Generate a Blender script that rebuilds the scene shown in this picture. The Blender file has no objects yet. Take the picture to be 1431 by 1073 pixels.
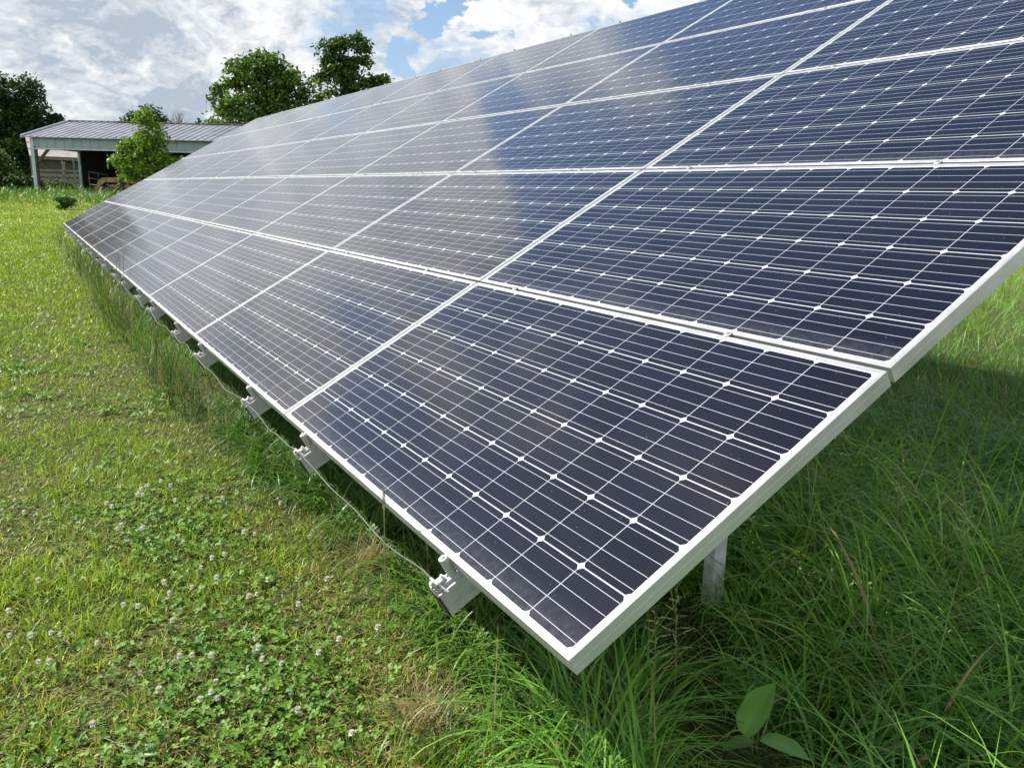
import bpy, bmesh, math, random
import numpy as np
from mathutils import Vector, Matrix

SC = bpy.context.scene
COL = SC.collection
rng = np.random.default_rng(11)
random.seed(5)
R = math.radians

# ------------------------------------------------------------------ camera, sky, sun, exposure
H = 0.55                                   # height of the array's low edge above the ground
CAM = Vector((1.1807, -0.8325, 1.4195))
cd = bpy.data.cameras.new('camera'); cam = bpy.data.objects.new('camera', cd); COL.objects.link(cam)
cr = Vector((0.50114, 0.86505, 0.02330)); cu = Vector((-0.20367, 0.09173, 0.97473)); cb = Vector((0.84106, -0.49322, 0.22216))
cam.matrix_world = Matrix(((cr.x, cu.x, cb.x, CAM.x), (cr.y, cu.y, cb.y, CAM.y), (cr.z, cu.z, cb.z, CAM.z), (0, 0, 0, 1)))
cd.sensor_width = 36; cd.lens = 29.261; cd.clip_start = 0.05; cd.clip_end = 3000
SC.camera = cam

SUN_DIR = Vector((-0.70, -0.68, 1.0)).normalized()          # towards the sun
SUN_EL = math.asin(SUN_DIR.z)
ld = bpy.data.lights.new('sun', 'SUN'); ld.energy = 5.0; ld.angle = R(0.5); ld.color = (1.0, 0.95, 0.87)
sun = bpy.data.objects.new('sun', ld); COL.objects.link(sun)
sun.rotation_euler = SUN_DIR.to_track_quat('Z', 'Y').to_euler()

def view(a):
    SC.view_settings.view_transform = 'Standard'; SC.view_settings.look = 'None'
    SC.view_settings.gamma = 1.0; SC.view_settings.use_curve_mapping = False; SC.view_settings.exposure = a
view(1.0)
SC.cycles.max_bounces = 7; SC.cycles.transparent_max_bounces = 8

W = bpy.data.worlds.new('World'); SC.world = W; W.use_nodes = True
class NT:
    """small helper for node graphs"""
    def __init__(s, tree): s.t = tree; s.n = tree.nodes; s.l = tree.links
    def new(s, typ, **kw):
        n = s.n.new(typ)
        for k, v in kw.items():
            if k.startswith('i_'): n.inputs[k[2:].replace('_', ' ')].default_value = v
            else: setattr(n, k, v)
        return n
    def put(s, a, sock):
        if isinstance(a, (int, float)): sock.default_value = a
        elif isinstance(a, (tuple, list)): sock.default_value = a
        else: s.l.new(a, sock)
    def m(s, op, a, b=0.0, c=None, clamp=False):
        n = s.n.new('ShaderNodeMath'); n.operation = op; n.use_clamp = clamp
        s.put(a, n.inputs[0]); s.put(b, n.inputs[1])
        if c is not None: s.put(c, n.inputs[2])
        return n.outputs[0]
    def vm(s, op, a, b=(0, 0, 0)):
        n = s.n.new('ShaderNodeVectorMath'); n.operation = op
        s.put(a, n.inputs[0]); s.put(b, n.inputs[1])
        return n.outputs['Value'] if op in ('DOT_PRODUCT', 'LENGTH') else n.outputs[0]
    def rng(s, v, a, b, c=0.0, d=1.0, smooth=True):
        n = s.n.new('ShaderNodeMapRange'); n.clamp = True
        if smooth: n.interpolation_type = 'SMOOTHSTEP'
        s.put(v, n.inputs[0])
        for k, x in zip((1, 2, 3, 4), (a, b, c, d)): s.put(x, n.inputs[k])
        return n.outputs[0]
    def mix(s, f, a, b, blend='MIX'):
        n = s.n.new('ShaderNodeMix'); n.data_type = 'RGBA'; n.blend_type = blend
        s.put(f, n.inputs['Factor'])
        for q, x in (('A', a), ('B', b)):
            sk = [i for i in n.inputs if i.name == q and i.type == 'RGBA'][0]
            if isinstance(x, tuple) and len(x) == 3: x = (*x, 1)
            s.put(x, sk)
        return [o for o in n.outputs if o.type == 'RGBA'][0]
    def noise(s, v, scale, detail=4, rough=0.55, dist=0.0, out='Fac'):
        n = s.n.new('ShaderNodeTexNoise'); n.inputs['Scale'].default_value = scale
        n.inputs['Detail'].default_value = detail; n.inputs['Roughness'].default_value = rough
        n.inputs['Distortion'].default_value = dist
        if v is not None: s.l.new(v, n.inputs['Vector'])
        return n.outputs[0] if out == 'Fac' else n.outputs[1]

def direction(az, el):
    return (math.cos(R(el)) * math.cos(R(az)), math.cos(R(el)) * math.sin(R(az)), math.sin(R(el)))

def build_sky():
    g = NT(W.node_tree)
    for n in list(g.n): g.n.remove(n)
    out = g.new('ShaderNodeOutputWorld'); bg = g.new('ShaderNodeBackground'); bg.inputs['Strength'].default_value = 0.062
    sky = g.new('ShaderNodeTexSky'); sky.sky_type = 'NISHITA'; sky.sun_disc = False
    sky.sun_elevation = SUN_EL; sky.sun_rotation = math.atan2(SUN_DIR.x, SUN_DIR.y)
    sky.air_density = 1.0; sky.dust_density = 0.4; sky.ozone_density = 2.0
    d = g.vm('NORMALIZE', g.new('ShaderNodeTexCoord').outputs['Generated'])
    sep = g.new('ShaderNodeSeparateXYZ'); g.l.new(d, sep.inputs[0]); z = sep.outputs[2]
    v = g.vm('ADD', g.vm('MULTIPLY', d, (3.3, 3.3, 6.2)), SKY_SEED)
    warp = g.vm('SUBTRACT', g.noise(v, 1.6, 5, 0.6, out='Color'), (0.5, 0.5, 0.5))
    v2 = g.vm('ADD', v, g.vm('MULTIPLY', warp, (0.7, 0.7, 0.7)))
    wd = g.vm('NORMALIZE', g.vm('ADD', d, g.vm('MULTIPLY', g.vm('SUBTRACT', g.noise(v, 3.2, 6, 0.6, out='Color'), (0.5, 0.5, 0.5)), (0.22, 0.22, 0.22))))
    def blob(az, el, a0, a1, sx=1.0, edge=0.0):          # 1 inside a cone of a0 degrees, 0 beyond a1
        q = g.m('ARCCOSINE', g.m('MINIMUM', g.vm('DOT_PRODUCT', wd, direction(az, el)), 0.999999))
        return g.rng(q, R(a0), R(a1), 1.0, 0.0)
    n1 = g.noise(v2, 1.15, 11, 0.58)
    cov = g.m('ADD', n1, g.rng(z, 0.20, 0.64, 0.08, -0.06))
    for az, el, a0, a1, w in HOLES: cov = g.m('SUBTRACT', cov, g.m('MULTIPLY', blob(az, el, a0, a1), w))
    for az, el, a0, a1, w in BANKS: cov = g.m('ADD', cov, g.m('MULTIPLY', blob(az, el, a0, a1), w))
    cov = g.m('ADD', cov, g.rng(sep.outputs[0], -0.1, 0.5, 0.0, 0.10))  # extra unseen cloud added behind the camera to light the shade
    alpha = g.rng(cov, 0.45, 0.57)
    # brightness of the cloud mass: thick undersides grey blue, sunlit billows white
    n2 = g.noise(g.vm('ADD', v2, (0.05, 0.12, -0.22)), 1.6, 10, 0.62)
    n3 = g.noise(g.vm('ADD', v2, (0.02, 0.05, -0.09)), 4.6, 8, 0.62)
    lit = g.m('ADD', g.m('ADD', g.m('MULTIPLY', g.m('SUBTRACT', n2, 0.5), 1.5), g.m('MULTIPLY', g.m('SUBTRACT', n3, 0.5), 1.0)), 0.56)
    for sc_, wt_ in ((5.0, 0.42), (12.0, 0.26)):                     # cauliflower tops
        vp = g.new('ShaderNodeTexVoronoi'); vp.inputs['Scale'].default_value = sc_
        g.l.new(g.vm('ADD', v2, g.vm('MULTIPLY', g.vm('SUBTRACT', g.noise(v, 7.0, 4, 0.6, out='Color'), (0.5, 0.5, 0.5)), (0.30, 0.30, 0.30))), vp.inputs['Vector'])
        lit = g.m('ADD', lit, g.m('MULTIPLY', g.m('SUBTRACT', 0.50, vp.outputs['Distance']), wt_))
    for az, el, a0, a1, w in GREYS: lit = g.m('SUBTRACT', lit, g.m('MULTIPLY', blob(az, el, a0, a1), w))
    lit = g.rng(lit, 0.27, 0.70, smooth=False)
    cloud = g.mix(lit, (3.9, 4.5, 5.3), (8.0, 8.1, 8.2))
    front = g.rng(sep.outputs[0], -0.15, 0.6)                         # clouds out of view, brightened to lift the shaded grass
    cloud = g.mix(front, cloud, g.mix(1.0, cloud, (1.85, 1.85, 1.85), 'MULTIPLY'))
    skyc = g.mix(1.0, sky.outputs[0], (0.80, 1.0, 1.18), 'MULTIPLY')
    skyc = g.mix(g.rng(z, 0.10, 0.45, 0.40, 0.0), skyc, (4.6, 5.3, 6.0))
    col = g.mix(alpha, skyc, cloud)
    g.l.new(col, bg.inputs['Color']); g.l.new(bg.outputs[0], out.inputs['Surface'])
SKY_SEED = (3.7, 1.3, 0.4)
HOLES = [(174, 24, .5, 3.5, .18), (177, 19, 1, 4.5, .20), (170, 16, .5, 2.5, .18), (184, 26, 1, 5, .18), (154.0, 11.5, 0.6, 2.6, 0.30), (157.5, 8.2, 0.4, 2.0, 0.22), (165.5, 12.5, 0.5, 2.2, 0.25), (143.0, 12.3, 0.3, 1.5, .2), (160.0, 24.0, 1.5, 5.0, 0.26), (159.0, 31, 2, 5, .26), (172, 29, 1.5, 5, .26), (188, 39, 3, 9, .24), (196, 45, 3, 9, .2), (142, 40, 10, 26, 0.20)]
BANKS = [(155, 26, .5, 5, .20), (148, 30, .5, 6, .14), (150, 22, 1, 6, .12), (165, 35, 1, 5, .14), (177, 44, 1, 5, .08), (152, 29, 1, 4, .12), (176, 7, 8, 18, 0.10), (168, 20, 4, 11, 0.10), (180, 16, 4, 12, .12), (156, 17, 1.5, 4, .12)]
GREYS = [(177, 7, 2, 12, 0.13), (171, 3.0, 1, 7, 0.10)]
build_sky()

# ------------------------------------------------------------------ helpers
def tag(o, label=None, cat=None, group=None, kind=None):
    for k, x in (('label', label), ('category', cat), ('group', group), ('kind', kind)):
        if x: o[k] = x
    return o
def empty(name, loc=(0, 0, 0), rot=(0, 0, 0)):
    o = bpy.data.objects.new(name, None); COL.objects.link(o); o.location = loc; o.rotation_euler = rot
    o.empty_display_size = 0.2
    return o
def link(name, me, parent=None):
    o = bpy.data.objects.new(name, me); COL.objects.link(o)
    if parent is not None: o.parent = parent
    return o
class MB:
    """collects polygons, then links them as ONE mesh object"""
    def __init__(s): s.v = []; s.f = []; s.mi = []
    def add(s, vs, fs, mi=0):
        b = len(s.v); s.v += [tuple(p) for p in vs]; s.f += [tuple(b + i for i in f) for f in fs]; s.mi += [mi] * len(fs)
        return s
    def box(s, a, b, mi=0, fr=None):
        (x0, y0, z0), (x1, y1, z1) = a, b
        vs = [(x0, y0, z0), (x1, y0, z0), (x1, y1, z0), (x0, y1, z0), (x0, y0, z1), (x1, y0, z1), (x1, y1, z1), (x0, y1, z1)]
        if fr: vs = [fr(p) for p in vs]
        return s.add(vs, [(0, 3, 2, 1), (4, 5, 6, 7), (0, 1, 5, 4), (1, 2, 6, 5), (2, 3, 7, 6), (3, 0, 4, 7)], mi)
    def bar(s, p, q, w, h, up=(0, 0, 1), mi=0):             # a rectangular bar from p to q
        p, q = Vector(p), Vector(q); d = (q - p).normalized(); u = Vector(up)
        r = d.cross(u).normalized(); u = r.cross(d)
        vs = []
        for c in (p, q):
            for a, b in ((-1, -1), (1, -1), (1, 1), (-1, 1)): vs.append(c + r * (a * w / 2) + u * (b * h / 2))
        return s.add(vs, [(0, 1, 2, 3), (7, 6, 5, 4), (0, 4, 5, 1), (1, 5, 6, 2), (2, 6, 7, 3), (3, 7, 4, 0)], mi)
    def tube(s, pts, r, n=8, mi=0, cap=True):
        pts = [Vector(p) for p in pts]; rs = r if isinstance(r, (list, tuple)) else [r] * len(pts)
        b = len(s.v); prev = None; fs = []
        for i, p in enumerate(pts):
            d = (pts[min(i + 1, len(pts) - 1)] - pts[max(i - 1, 0)])
            d = d.normalized() if d.length > 1e-9 else Vector((0, 0, 1))
            if prev is None: a = d.orthogonal().normalized()
            else:
                a = prev - d * prev.dot(d); a = a.normalized() if a.length > 1e-6 else d.orthogonal().normalized()
            prev = a; c = d.cross(a)
            for k in range(n):
                t = 2 * math.pi * k / n; s.v.append(tuple(p + (a * math.cos(t) + c * math.sin(t)) * rs[i]))
        for i in range(len(pts) - 1):
            for k in range(n):
                k2 = (k + 1) % n; fs.append((b + i * n + k, b + i * n + k2, b + (i + 1) * n + k2, b + (i + 1) * n + k))
        if cap: fs.append(tuple(b + k for k in reversed(range(n)))); fs.append(tuple(b + (len(pts) - 1) * n + k for k in range(n)))
        s.f += fs; s.mi += [mi] * len(fs)
        return s
    def mesh(s, name, mats, smooth=False, bevel=0.0):
        me = bpy.data.meshes.new(name); me.from_pydata(s.v, [], s.f)
        mats = mats if isinstance(mats, (list, tuple)) else [mats]
        for m in mats: me.materials.append(m)
        me.polygons.foreach_set('material_index', s.mi)
        bm = bmesh.new(); bm.from_mesh(me); bmesh.ops.recalc_face_normals(bm, faces=bm.faces)
        if bevel: bmesh.ops.bevel(bm, geom=[e for e in bm.edges if e.is_manifold and e.calc_face_angle(0) > 0.5], offset=bevel, segments=1, affect='EDGES')
        bm.to_mesh(me); bm.free()
        if smooth: me.polygons.foreach_set('use_smooth', [True] * len(me.polygons))
        me.update(); return me
    def build(s, name, mats, parent=None, **kw): return link(name, s.mesh(name, mats, **kw), parent)

def np_mesh(name, V, loops, starts, totals, mat, cols=None, uv=None):
    me = bpy.data.meshes.new(name)
    me.vertices.add(len(V)); me.vertices.foreach_set('co', np.ascontiguousarray(V, dtype=np.float32).ravel())
    me.loops.add(len(loops)); me.loops.foreach_set('vertex_index', np.ascontiguousarray(loops, dtype=np.int32))
    me.polygons.add(len(starts)); me.polygons.foreach_set('loop_start', np.ascontiguousarray(starts, dtype=np.int32))
    me.polygons.foreach_set('loop_total', np.ascontiguousarray(totals, dtype=np.int32))
    if cols is not None:
        at = me.attributes.new('Col', 'FLOAT_COLOR', 'POINT')
        c4 = np.ones((len(V), 4), np.float32); c4[:, :3] = cols; at.data.foreach_set('color', c4.ravel())
    me.materials.append(mat); me.update(calc_edges=True)
    return me

def ipol(x, a, b):
    t = np.clip((x - a) / (b - a), 0, 1); return t * t * (3 - 2 * t)
class VNoise:
    """cheap 2-D value noise"""
    def __init__(s, seed): s.g = np.random.default_rng(seed).random((256, 256))
    def one(s, x, y):
        xi = np.floor(x).astype(int); yi = np.floor(y).astype(int); fx = x - xi; fy = y - yi
        fx = fx * fx * (3 - 2 * fx); fy = fy * fy * (3 - 2 * fy); g = s.g
        a = g[xi & 255, yi & 255]; b = g[(xi + 1) & 255, yi & 255]; c = g[xi & 255, (yi + 1) & 255]; e = g[(xi + 1) & 255, (yi + 1) & 255]
        return (a * (1 - fx) + b * fx) * (1 - fy) + (c * (1 - fx) + e * fx) * fy
    def __call__(s, x, y, f=1.0, o=3):
        r = 0; w = 0; k = 1.0
        for i in range(o): r = r + k * s.one(x * f + 17 * i, y * f + 31 * i); w += k; k *= 0.5; f *= 2.03
        return r / w
N1, N2, N3 = VNoise(1), VNoise(2), VNoise(3)

# ------------------------------------------------------------------ materials
def pmat(name, col, rough=0.6, metal=0.0, spec=0.5, var=0.12, scale=6.0, bump=0.0, bscale=40.0, col2=None, aniso=None):
    m = bpy.data.materials.new(name); m.use_nodes = True; g = NT(m.node_tree); b = g.n['Principled BSDF']
    oc = g.new('ShaderNodeTexCoord').outputs['Object']
    if aniso: oc = g.vm('MULTIPLY', oc, aniso)
    n = g.noise(oc, scale, 6, 0.6)
    c2 = col2 if col2 else tuple(x * (1 - 2.2 * var) for x in col); c1 = col if col2 else tuple(min(1, x * (1 + 1.2 * var)) for x in col)
    g.l.new(g.mix(g.rng(n, 0.32, 0.68), c2, c1), b.inputs['Base Color'])
    b.inputs['Roughness'].default_value = rough; b.inputs['Metallic'].default_value = metal
    b.inputs['Specular IOR Level'].default_value = spec
    g.l.new(g.rng(g.noise(oc, scale * 3, 3), 0.3, 0.7, max(0.02, rough - 0.1), min(1, rough + 0.1)), b.inputs['Roughness'])
    if bump:
        bp = g.new('ShaderNodeBump'); bp.inputs['Strength'].default_value = bump; bp.inputs['Distance'].default_value = 0.01
        g.l.new(g.noise(oc, bscale, 5, 0.6), bp.inputs['Height']); g.l.new(bp.outputs[0], b.inputs['Normal'])
    return m
def leafmat(name, trans=0.38, rough=0.45, gloss=0.30, gain=(1, 1, 1)):
    m = bpy.data.materials.new(name); m.use_nodes = True; g = NT(m.node_tree); b = g.n['Principled BSDF']
    a = g.new('ShaderNodeAttribute', attribute_name='Col').outputs['Color']
    if gain != (1, 1, 1): a = g.mix(1.0, a, gain, 'MULTIPLY')
    g.l.new(a, b.inputs['Base Color']); b.inputs['Roughness'].default_value = rough; b.inputs['Specular IOR Level'].default_value = gloss
    t = g.new('ShaderNodeBsdfTranslucent'); g.l.new(g.mix(1.0, a, (1.22, 1.22, 0.70), 'MULTIPLY'), t.inputs['Color'])
    mx = g.new('ShaderNodeMixShader'); mx.inputs[0].default_value = trans
    g.l.new(b.outputs[0], mx.inputs[1]); g.l.new(t.outputs[0], mx.inputs[2])
    g.l.new(mx.outputs[0], g.n['Material Output'].inputs['Surface'])
    return m

ALU = pmat('anodised_aluminium', (0.46, 0.47, 0.455), 0.36, 0.5, var=0.015, scale=3)
GALV = pmat('galvanised_steel', (0.50, 0.52, 0.53), 0.6, 0.12, var=0.10, scale=14)
RAILM = pmat('rail_aluminium', (0.37, 0.39, 0.38), 0.42, 0.35, var=0.06, scale=10, aniso=(4, 1, 1))
BOLTM = pmat('zinc_bolt', (0.62, 0.61, 0.57), 0.35, 0.7, var=0.15, scale=60)
WIREM = pmat('grey_cable', (0.11, 0.107, 0.10), 0.55, 0.1, var=0.12, scale=20)
BACKM = pmat('white_backsheet', (0.70, 0.71, 0.72), 0.5, var=0.03)
BLADE = leafmat('grass_blade'); TALLB = leafmat('tall_grass_blade', 0.36, 0.42, 0.35); CLOVERM = leafmat('clover_leaf', 0.30, 0.5, 0.25)
TREEM = leafmat('tree_leaf', 0.30, 0.5, 0.25)
BARK = pmat('bark', (0.10, 0.075, 0.055), 0.9, var=0.25, scale=5, bump=0.6, bscale=14)
PETAL = pmat('clover_petal', (0.80, 0.80, 0.72), 0.7, var=0.08, scale=80, col2=(0.66, 0.62, 0.46))
STEMM = pmat('green_stem', (0.10, 0.16, 0.04), 0.6, var=0.15, scale=20)
SEEDM = pmat('seed_head', (0.20, 0.17, 0.09), 0.8, var=0.3, scale=60)

def cell_material():
    """front of a module: twelve by six pseudo-square cells with four busbars each under textured glass"""
    m = bpy.data.materials.new('cell_glass'); m.use_nodes = True; g = NT(m.node_tree); b = g.n['Principled BSDF']
    uvn = g.new('ShaderNodeUVMap'); uvn.uv_map = 'UVMap'
    s = g.new('ShaderNodeSeparateXYZ'); g.l.new(uvn.outputs[0], s.inputs[0]); U, V = s.outputs[0], s.outputs[1]   # metres from the corner
    u = g.m('DIVIDE', g.m('SUBTRACT', U, 0.0205), 0.1641); v = g.m('DIVIDE', g.m('SUBTRACT', V, 0.0165), 0.1593)
    fu = g.m('ABSOLUTE', g.m('SUBTRACT', g.m('FRACT', u), 0.5)); fv = g.m('ABSOLUTE', g.m('SUBTRACT', g.m('FRACT', v), 0.5))
    inside = g.m('MULTIPLY', g.m('LESS_THAN', g.m('ABSOLUTE', g.m('SUBTRACT', u, 6.0)), 6.0), g.m('LESS_THAN', g.m('ABSOLUTE', g.m('SUBTRACT', v, 3.0)), 3.0))
    cell = g.m('MULTIPLY', g.m('LESS_THAN', fu, 0.4945), g.m('LESS_THAN', fv, 0.4900))
    cell = g.m('MULTIPLY', cell, g.m('LESS_THAN', g.m('ADD', fu, fv), 0.925))
    cell = g.m('MULTIPLY', cell, inside)
    fb = g.m('ABSOLUTE', g.m('SUBTRACT', g.m('FRACT', g.m('MULTIPLY', v, 4.0)), 0.5))
    bus = g.m('MULTIPLY', g.m('LESS_THAN', fb, 0.0140), inside)
    bus = g.m('MULTIPLY', bus, g.m('LESS_THAN', g.m('ABSOLUTE', g.m('SUBTRACT', u, 6.0)), 5.985))
    # faint fingers across the busbars
    fing = g.m('ABSOLUTE', g.m('SUBTRACT', g.m('FRACT', g.m('MULTIPLY', u, 78.0)), 0.5))
    fing = g.m('MULTIPLY', g.m('LESS_THAN', fing, 0.05), 0.22)
    oi = g.new('ShaderNodeObjectInfo').outputs['Random']
    wn = g.new('ShaderNodeTexWhiteNoise'); wn.noise_dimensions = '3D'
    cm = g.new('ShaderNodeCombineXYZ'); g.l.new(g.m('FLOOR', u), cm.inputs[0]); g.l.new(g.m('FLOOR', v), cm.inputs[1]); g.l.new(oi, cm.inputs[2])
    g.l.new(cm.outputs[0], wn.inputs['Vector'])
    ccol = g.mix(wn.outputs[0], (0.0022, 0.0020, 0.0046), (0.0042, 0.0038, 0.0090))
    ccol = g.mix(fing, ccol, (0.020, 0.021, 0.026))
    col = g.mix(cell, (0.43, 0.45, 0.47), ccol)
    col = g.mix(bus, col, (0.46, 0.48, 0.50))
    # dirt: a washed-up band on the low edge of the module, specks everywhere
    ofs = g.new('ShaderNodeCombineXYZ'); g.l.new(g.m('MULTIPLY', oi, 37.0), ofs.inputs[0]); g.l.new(g.m('MULTIPLY', oi, 91.0), ofs.inputs[1])
    dv = g.vm('ADD', uvn.outputs[0], ofs.outputs[0])
    dn = g.noise(dv, 45.0, 6, 0.65); dn2 = g.noise(g.vm('MULTIPLY', dv, (230, 11, 1)), 1.0, 5, 0.65)
    band = g.m('MULTIPLY', g.rng(V, 0.0, 0.10, 1.0, 0.0, smooth=False), g.rng(g.m('ADD', dn, g.m('MULTIPLY', dn2, 0.7)), 0.45, 1.25))
    band = g.m('MULTIPLY', band, 0.17)
    spd = g.new('ShaderNodeTexVoronoi'); spd.inputs['Scale'].default_value = 64.0; g.l.new(dv, spd.inputs['Vector'])
    sc = g.new('ShaderNodeSeparateXYZ'); g.l.new(spd.outputs['Color'], sc.inputs[0])
    speck = g.m('MULTIPLY', g.m('LESS_THAN', spd.outputs['Distance'], g.m('MULTIPLY', sc.outputs[0], 0.10)), g.m('GREATER_THAN', sc.outputs[1], 0.40))
    spv = g.new('ShaderNodeTexVoronoi'); spv.inputs['Scale'].default_value = 2.6; g.l.new(g.vm('ADD', dv, g.vm('MULTIPLY', g.vm('SUBTRACT', g.noise(dv, 60, 3, .6, out='Color'), (.5, .5, .5)), (.02, .02, 0))), spv.inputs['Vector'])
    sv = g.new('ShaderNodeSeparateXYZ'); g.l.new(spv.outputs['Color'], sv.inputs[0])
    splat = g.m('MULTIPLY', g.m('LESS_THAN', spv.outputs['Distance'], 0.022), g.m('GREATER_THAN', sv.outputs[1], 0.80))       # the odd bird dropping
    speck = g.m('MAXIMUM', speck, splat)
    film = g.rng(g.noise(dv, 2.2, 5, 0.6), 0.35, 0.75, 0.0012, 0.0050)
    lw = g.new('ShaderNodeLayerWeight'); lw.inputs['Blend'].default_value = 0.5        # dust film, thickened at grazing views to paint in more far sheen
    film = g.m('DIVIDE', film, g.m('MAXIMUM', g.m('SUBTRACT', 1.0, lw.outputs['Facing']), 0.07))
    dirt = g.m('MAXIMUM', g.m('MAXIMUM', band, g.m('MULTIPLY', speck, 0.30)), film)
    col = g.mix(dirt, col, (0.32, 0.34, 0.37))
    g.l.new(col, b.inputs['Base Color'])
    b.inputs['Roughness'].default_value = 0.55; b.inputs['Specular IOR Level'].default_value = 0.045
    b.inputs['Coat Weight'].default_value = 1.0; b.inputs['Coat IOR'].default_value = 1.42
    g.l.new(g.m('ADD', g.m('MULTIPLY', dirt, 0.25), 0.11), b.inputs['Coat Roughness'])
    return m
CELLM = cell_material()

# ------------------------------------------------------------------ ground
def gz(x, y):
    x = np.asarray(x, float); y = np.asarray(y, float)
    d = -x * 0.86 + y * 0.5                                         # distance towards the shed
    z = 0.86 * ipol(d, 20, 52) + 0.4 * ipol(d, 60, 140)
    return z + 0.035 * (N1(x, y, 0.55, 3) - 0.5) * ipol(np.hypot(x - 1, y), 0.5, 4) + 0.16 * (N2(x, y, 0.11, 2) - 0.5) * ipol(np.hypot(x, y), 12, 30)
def ground():
    def axis(lo, hi, near0, near1):
        a = list(np.arange(near0, near1, 0.22)); s = .3; q = near0
        while q > lo: q -= s; a.append(q); s *= 1.09
        s = .3; q = near1
        while q < hi: q += s; a.append(q); s *= 1.09
        return np.array(sorted(a))
    xs, ys = axis(-900, 900, -9, 3), axis(-900, 900, -3, 6)
    X, Y = np.meshgrid(xs, ys, indexing='ij'); Z = gz(X, Y); nx, ny = X.shape
    V = np.c_[X.ravel(), Y.ravel(), Z.ravel()]
    i = (np.arange(nx - 1)[:, None] * ny + np.arange(ny - 1)[None]).ravel()
    L = np.c_[i, i + ny, i + ny + 1, i + 1].ravel(); n = len(i)
    m = bpy.data.materials.new('lawn_soil'); m.use_nodes = True; g = NT(m.node_tree); b = g.n['Principled BSDF']
    oc = g.new('ShaderNodeTexCoord').outputs['Object']
    a = g.noise(oc, 0.9, 8, 0.65); c = g.noise(oc, 38, 6, 0.7); e = g.noise(oc, 160, 3, 0.6)
    near = g.mix(g.rng(g.m('ADD', c, g.m('MULTIPLY', g.m('SUBTRACT', e, 0.5), 0.7)), 0.36, 0.66), (0.016, 0.028, 0.006), (0.085, 0.095, 0.026))
    near = g.mix(g.rng(a, 0.42, 0.6), near, g.mix(g.rng(c, .4, .62), (0.022, 0.036, 0.008), (0.06, 0.085, 0.018)))
    far = g.mix(g.rng(g.noise(oc, 0.35, 7, 0.7), 0.35, 0.65), (0.10, 0.155, 0.020), (0.16, 0.20, 0.030))
    ln = g.rng(g.vm('LENGTH', oc), 9, 26)
    g.l.new(g.mix(ln, near, far), b.inputs['Base Color']); b.inputs['Roughness'].default_value = 0.95; b.inputs['Specular IOR Level'].default_value = 0.15
    bp = g.new('ShaderNodeBump'); bp.inputs['Strength'].default_value = 0.8; bp.inputs['Distance'].default_value = 0.02
    g.l.new(c, bp.inputs['Height']); g.l.new(bp.outputs[0], b.inputs['Normal'])
    me = np_mesh('ground', V, L, np.arange(n) * 4, np.full(n, 4), m)
    me.polygons.foreach_set('use_smooth', np.ones(n, bool))
    tag(link('ground', me), kind='structure')
ground()

# ------------------------------------------------------------------ solar array
TILT = R(30); PL, PW, PX, PY = 2.010, 0.989, 2.0216, 1.002        # module size, column and row pitch
CT, ST = math.cos(TILT), math.sin(TILT)
def on_array(x, s, n=0.0):                                        # along, up the slope, off the plane -> world
    return Vector((x, s * CT - n * ST, H + s * ST + n * CT))
ORD = ['first', 'second', 'third', 'fourth', 'fifth', 'sixth', 'seventh', 'eighth', 'ninth', 'tenth', 'eleventh', 'twelfth', 'thirteenth',
       'fourteenth', 'fifteenth', 'sixteenth', 'seventeenth', 'eighteenth', 'nineteenth', 'twentieth']
def frame_mesh():
    prof = [(0, -.0012), (.0012, 0), (.0115, 0), (.0115, -.0062), (.003, -.0062), (.003, -.041), (.028, -.041), (.028, -.043), (0, -.043),
            (0, -.0215), (.0003, -.0212), (.0003, -.0193), (0, -.0190)]
    mb = MB(); c = [(0, 0), (-PL, 0), (-PL, PW), (0, PW)]; g = 0.0002
    cen = Vector((-PL / 2, PW / 2))
    for k in range(4):
        A, B = Vector(c[k]), Vector(c[(k + 1) % 4]); d = (B - A).normalized(); n = Vector((d.y, -d.x))
        if (cen - A).dot(n) < 0: n = -n
        vs = []
        for (E, sg) in ((A, 1), (B, -1)):
            for (i, z) in prof: p = E + n * i + d * sg * (i + g); vs.append((p.x, p.y, z))
        m = len(prof); fs = [(j, (j + 1) % m, m + (j + 1) % m, m + j) for j in range(m)] + [tuple(range(m)), tuple(range(2 * m - 1, m - 1, -1))]
        mb.add(vs, fs)
    return mb.mesh('frame', ALU)
def sheet_mesh():
    mb = MB(); a = .0034; x0, x1, y0, y1, zt, zb = -PL + a, -a, a, PW - a, -.0016, -.0058
    # glass sits inside the lip: the visible part begins 11.5 mm in, the rest lies under the lip
    e = .0118; mb.add([(x0 + e - a, y0 + e - a, zt), (x1 - e + a, y0 + e - a, zt), (x1 - e + a, y1 - e + a, zt), (x0 + e - a, y1 - e + a, zt),
                       (x0 + e - a, y0 + e - a, zb), (x1 - e + a, y0 + e - a, zb), (x1 - e + a, y1 - e + a, zb), (x0 + e - a, y1 - e + a, zb)],
                      [(0, 1, 2, 3)], 0)
    mb.f += [(7, 6, 5, 4), (0, 4, 5, 1), (1, 5, 6, 2), (2, 6, 7, 3), (3, 7, 4, 0)]; mb.mi += [1] * 5
    me = mb.mesh('cell_sheet', [CELLM, BACKM]); uv = me.uv_layers.new(name='UVMap')
    for l in me.loops:
        p = me.vertices[l.vertex_index].co; uv.data[l.index].uv = (-p.x, p.y)
    return me
def junction_mesh():
    return MB().box((-PL / 2 - .06, PW - .17, -.028), (-PL / 2 + .06, PW - .07, -.0065)).mesh('junction_box', pmat('black_plastic', (.02, .02, .02), .5), bevel=.004)
FRM, SHT, JBX = frame_mesh(), sheet_mesh(), junction_mesh()
ROWN = ['bottom row', 'second row up', 'middle row', 'fourth row up', 'top row']
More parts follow.
